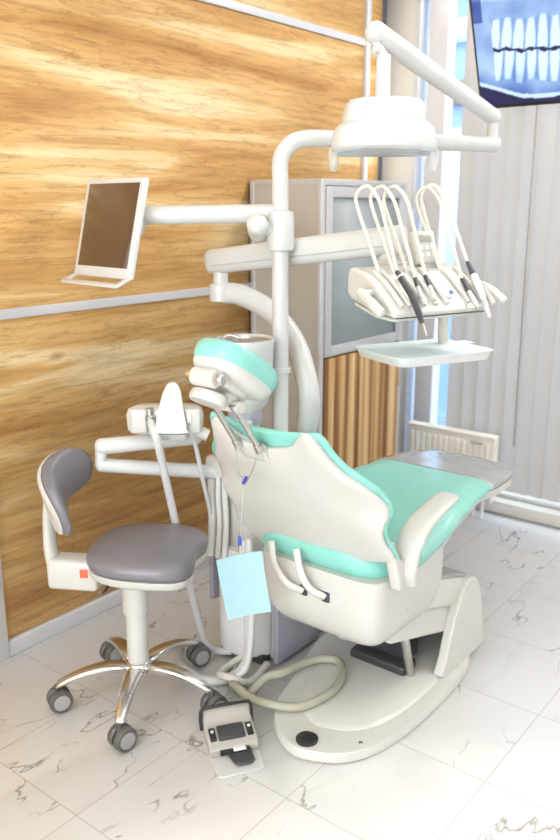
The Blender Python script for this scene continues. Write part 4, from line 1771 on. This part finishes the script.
# gas lift
b = B()
lathe(b, (SX, SY, 0), [(0, .13), (.034, .13), (.035, .14), (.035, .325), (.030, .335)], 28)
lathe(b, (SX, SY, 0), [(.030, .320), (.0425, .322), (.043, .33), (.043, .452), (.038, .46), (0, .462)], 28)
build('gas_lift', b, 'white_plastic', stool, smooth=50)
b = B()
lathe(b, (SX, SY, 0), [(0, .092), (.03, .092), (.044, .10), (.046, .12), (.042, .140), (.036, .146), (0, .146)], 30)
build('base_hub', b, 'chrome', stool, smooth=50)
A0 = -1
for k in range(5):
    ang = A0 + 72 * k
    d = dirz(ang)
    s = V(-d.y, d.x, 0)
    c = V(SX, SY, 0)
    b = B()
    rows = []
    for r, z, w, h in ((.03, .122, .024, .017), (.07, .132, .024, .017), (.12, .133, .022, .0155), (.17, .126, .020, .014), (.22, .112, .017, .0125), (.255, .097, .015, .011), (.272, .087, .012, .009)):
        p = c + d * r + Z * z
        rows.append([b.verts.new(p + s * (1.18 * w * math.copysign(abs(math.cos(t)) ** .7, math.cos(t))) + Z * (h * math.copysign(abs(math.sin(t)) ** .7, math.sin(t)))) for t in [2 * PI * q / 18 for q in range(18)]])
    for a, e in zip(rows, rows[1:]):
        for q in range(18):
            b.faces.new((a[q], a[(q + 1) % 18], e[(q + 1) % 18], e[q]))
    b.faces.new(rows[0][::-1])
    b.faces.new(rows[-1])
    build('base_arm', b, 'chrome', stool, subsurf=1)
    # castor
    ca = [20, -75, 200, 120, 60][k]
    ax = dirz([-108, -100, -112, -98, -104][k])
    cc = c + d * .268 + Z * .0385 + V(-ax.y, ax.x, 0) * .008
    RX = Matrix((Z, ax.cross(Z) * -1, ax)).transposed()
    b = B()
    box(b, cc + Z * .012, (.034, .016, .05), frame(ax.cross(Z), Z), bev=.004)
    tube(b, [c + d * .268 + Z * .05, c + d * .268 + Z * .092], .008, n=12)
    tube(b, [cc - ax * .018, cc + ax * .018], .009, n=12)
    cas = build('castor', b, 'wheel_grey', stool, smooth=40)
    for sg in (-1, 1):
        b = B()
        lathe(b, cc + ax * (sg * .0175), [(.018, -.012), (.034, -.012), (.0385, -.007), (.0385, .007), (.035, .012), (.028, .0125), (.027, .011), (0, .011)] if sg > 0 else
              [(0, -.011), (.027, -.011), (.028, -.0125), (.035, -.012), (.0385, -.007), (.0385, .007), (.034, .012), (.018, .012)], 28, RX)
        wl = build('wheel', b, 'wheel_grey', cas, smooth=35)
        b = B()
        lathe(b, cc + ax * (sg * .0292), [(0, -.001), (.0262, -.001), (.0262, .0012), (0, .0016)] if sg > 0 else [(0, -.0016), (.0262, -.0012), (.0262, .001), (0, .001)], 24, RX)
        build('hub_cap', b, 'hub_grey', cas)

# ================================================================== FOOT PEDAL
fU = dirz(-34.5)
fB = V(-fU.y, fU.x, 0)
FO = V(1.477, 1.395, 0)


def fp(u, d, z):
    return FO + fU * u + fB * d + Z * z


ped = thing('foot_pedal', 'beige foot control with black pedal and carry bar on floor', 'foot control', fp(.07, .12, 0))
PWD = .142
b = B()
prism(b, [(-.0, .004), (.012, -.004), (PWD - .008, .0), (PWD + .002, .01), (PWD + .008, .20), (-.006, .20)], FO, fU, fB, Z, 0, .006)
build('base_plate', b, 'pedal_plate', ped, bevel=.002)
b = B()
prism(b, [(.086, .006), (.082, .030), (.092, .040), (.165, .062), (.180, .072), (.198, .094), (.212, .094), (.222, .07), (.226, .006)], FO - fU * .004, fB, Z, fU, 0, PWD + .010)
hs = build('housing', b, 'pedal_beige', ped, bevel=.006)
nf = (Z * .073 - fB * .022).normalized()
fs = (fB * .073 + Z * .022).normalized()
Rf = Matrix((fU, fs, nf)).transposed()
b = B()
box(b, fp(.071, .130, .0535), (.082, .052, .014), Rf, bev=.004)
build('rocker_switch', b, 'charcoal', hs)
for u in (.014, .129):
    b = B()
    box(b, fp(u, .130, .0525), (.019, .046, .010), Rf, bev=.002)
    tg = build('side_switch', b, 'black_plastic', hs)
    b = B()
    lathe(b, fp(u, .136, .0595), [(.005, -.002), (.005, .002), (0, .003)], 12, Rf)
    build('indicator', b, 'paper_white', tg)
b = B()
box(b, fp(.071, .082, .022), (.09, .012, .016), frame(fU, Z), bev=.001)
build('pedal_slot', b, 'black_plastic', hs)
b = B()
box(b, fp(.085, .078, .029), (.038, .016, .006), frame(fU, Z), bev=.002)
build('pedal_hinge', b, 'paper_white', hs)
b = B()
prism(b, [(.045, .085), (.058, .03), (.068, .020), (.110, .020), (.119, .03), (.122, .085)], FO + Z * .012, fU, fB, (Z + fB * .0).normalized(), 0, .010)
build('pedal', b, 'charcoal', ped, bevel=.003)
b = B()
tube(b, [fp(-.010, .175, .045), fp(-.012, .180, .075), fp(-.010, .185, .100), fp(-.004, .187, .110), fp(.07, .188, .112), fp(.142, .187, .110), fp(.149, .185, .100), fp(.150, .180, .075), fp(.149, .175, .045)], .0055, n=12)
build('carry_bar', b, 'black_plastic', ped)
b = B()
hp_ = [(1.795, 1.575), (1.90, 1.56), (1.945, 1.525), (2.03, 1.51), (2.10, 1.475), (2.125, 1.42), (2.07, 1.365), (1.985, 1.335), (1.90, 1.338), (1.83, 1.375), (1.79, 1.45), (1.785, 1.53), (1.80, 1.60), (1.84, 1.66), (1.93, 1.72)]


def hzv(x, y):
    return .064 if x > 1.80 and y < 1.53 else .02


pts = [fp(.075, .215, .04), fp(.09, .26, .022), V(1.735, 1.60, .0185)]
for i, (x, y) in enumerate(hp_):
    z = .0185
    if 1 <= i <= 10:
        z = .066
    if i in (1, 9, 10):
        z = .058
    if i == 11:
        z = .05
    if i == 12:
        z = .052
    if i == 13:
        z = .03
    pts.append(V(x, y, z))
tube(b, pts, .0145, n=14, smooth=8)
build('hose', b, 'hose_beige', ped, label='thick beige hose looping over the chair base')

# ================================================================== LIGHT
W = bpy.data.worlds.new('sky')
SC.world = W
W.use_nodes = True
nt = W.node_tree
bgn = nt.nodes['Background']
tcw = nt.nodes.new('ShaderNodeTexCoord')
sep = nt.nodes.new('ShaderNodeSeparateXYZ')
nt.links.new(tcw.outputs['Generated'], sep.inputs[0])
rpw = nt.nodes.new('ShaderNodeValToRGB')
rpw.color_ramp.elements[0].position = .0
rpw.color_ramp.elements[0].color = (1.0, .985, .96, 1)
rpw.color_ramp.elements[1].position = .6
rpw.color_ramp.elements[1].color = (.93, .97, 1.0, 1)
nt.links.new(sep.outputs[2], rpw.inputs['Fac'])
nt.links.new(rpw.outputs['Color'], bgn.inputs['Color'])
bgn.inputs['Strength'].default_value = 3.5


def area(name, loc, sx, sy, power, col=(1, 1, 1), rot=(0, 0, 0)):
    l = bpy.data.lights.new(name, 'AREA')
    l.shape = 'RECTANGLE'
    l.size, l.size_y = sx, sy
    l.energy = power
    l.color = col
    o = bpy.data.objects.new(name, l)
    COL.objects.link(o)
    o.location = loc
    o.rotation_euler = rot
    return o


area('ceiling_light', (2.3, 1.3, CEIL - .02), 2.4, .6, 12, (1, .955, .90))
area('ceiling_light', (-.9, .4, CEIL - .02), .6, 2.6, 24, (1, .955, .90))
area('ceiling_light', (3.65, .5, CEIL - .02), .5, 2.6, 56, (1, .955, .90))
area('added_rear_fill', (XB - .12, (W2[0] + W2[1]) / 2, (W2[2] + W2[3]) / 2), W2[3] - W2[2], W2[1] - W2[0], 72, (1, .965, .925), (0, -PI / 2, 0))

# ================================================================== CAMERA
cam = bpy.data.cameras.new('camera')
co = bpy.data.objects.new('camera', cam)
COL.objects.link(co)
co.location = ORG
co.rotation_euler = Matrix((RGT, UPV, -FWD)).transposed().to_euler()
cam.sensor_fit = 'VERTICAL'
cam.sensor_height = 36
cam.lens = FPX / 840 * 36
cam.dof.use_dof = True
cam.dof.focus_distance = 2.25
cam.dof.aperture_fstop = 3.2
SC.camera = co
SC.view_settings.view_transform = 'Standard'
SC.view_settings.look = 'None'
SC.view_settings.gamma = 1
SC.view_settings.exposure = 0.29
SC.view_settings.use_curve_mapping = False
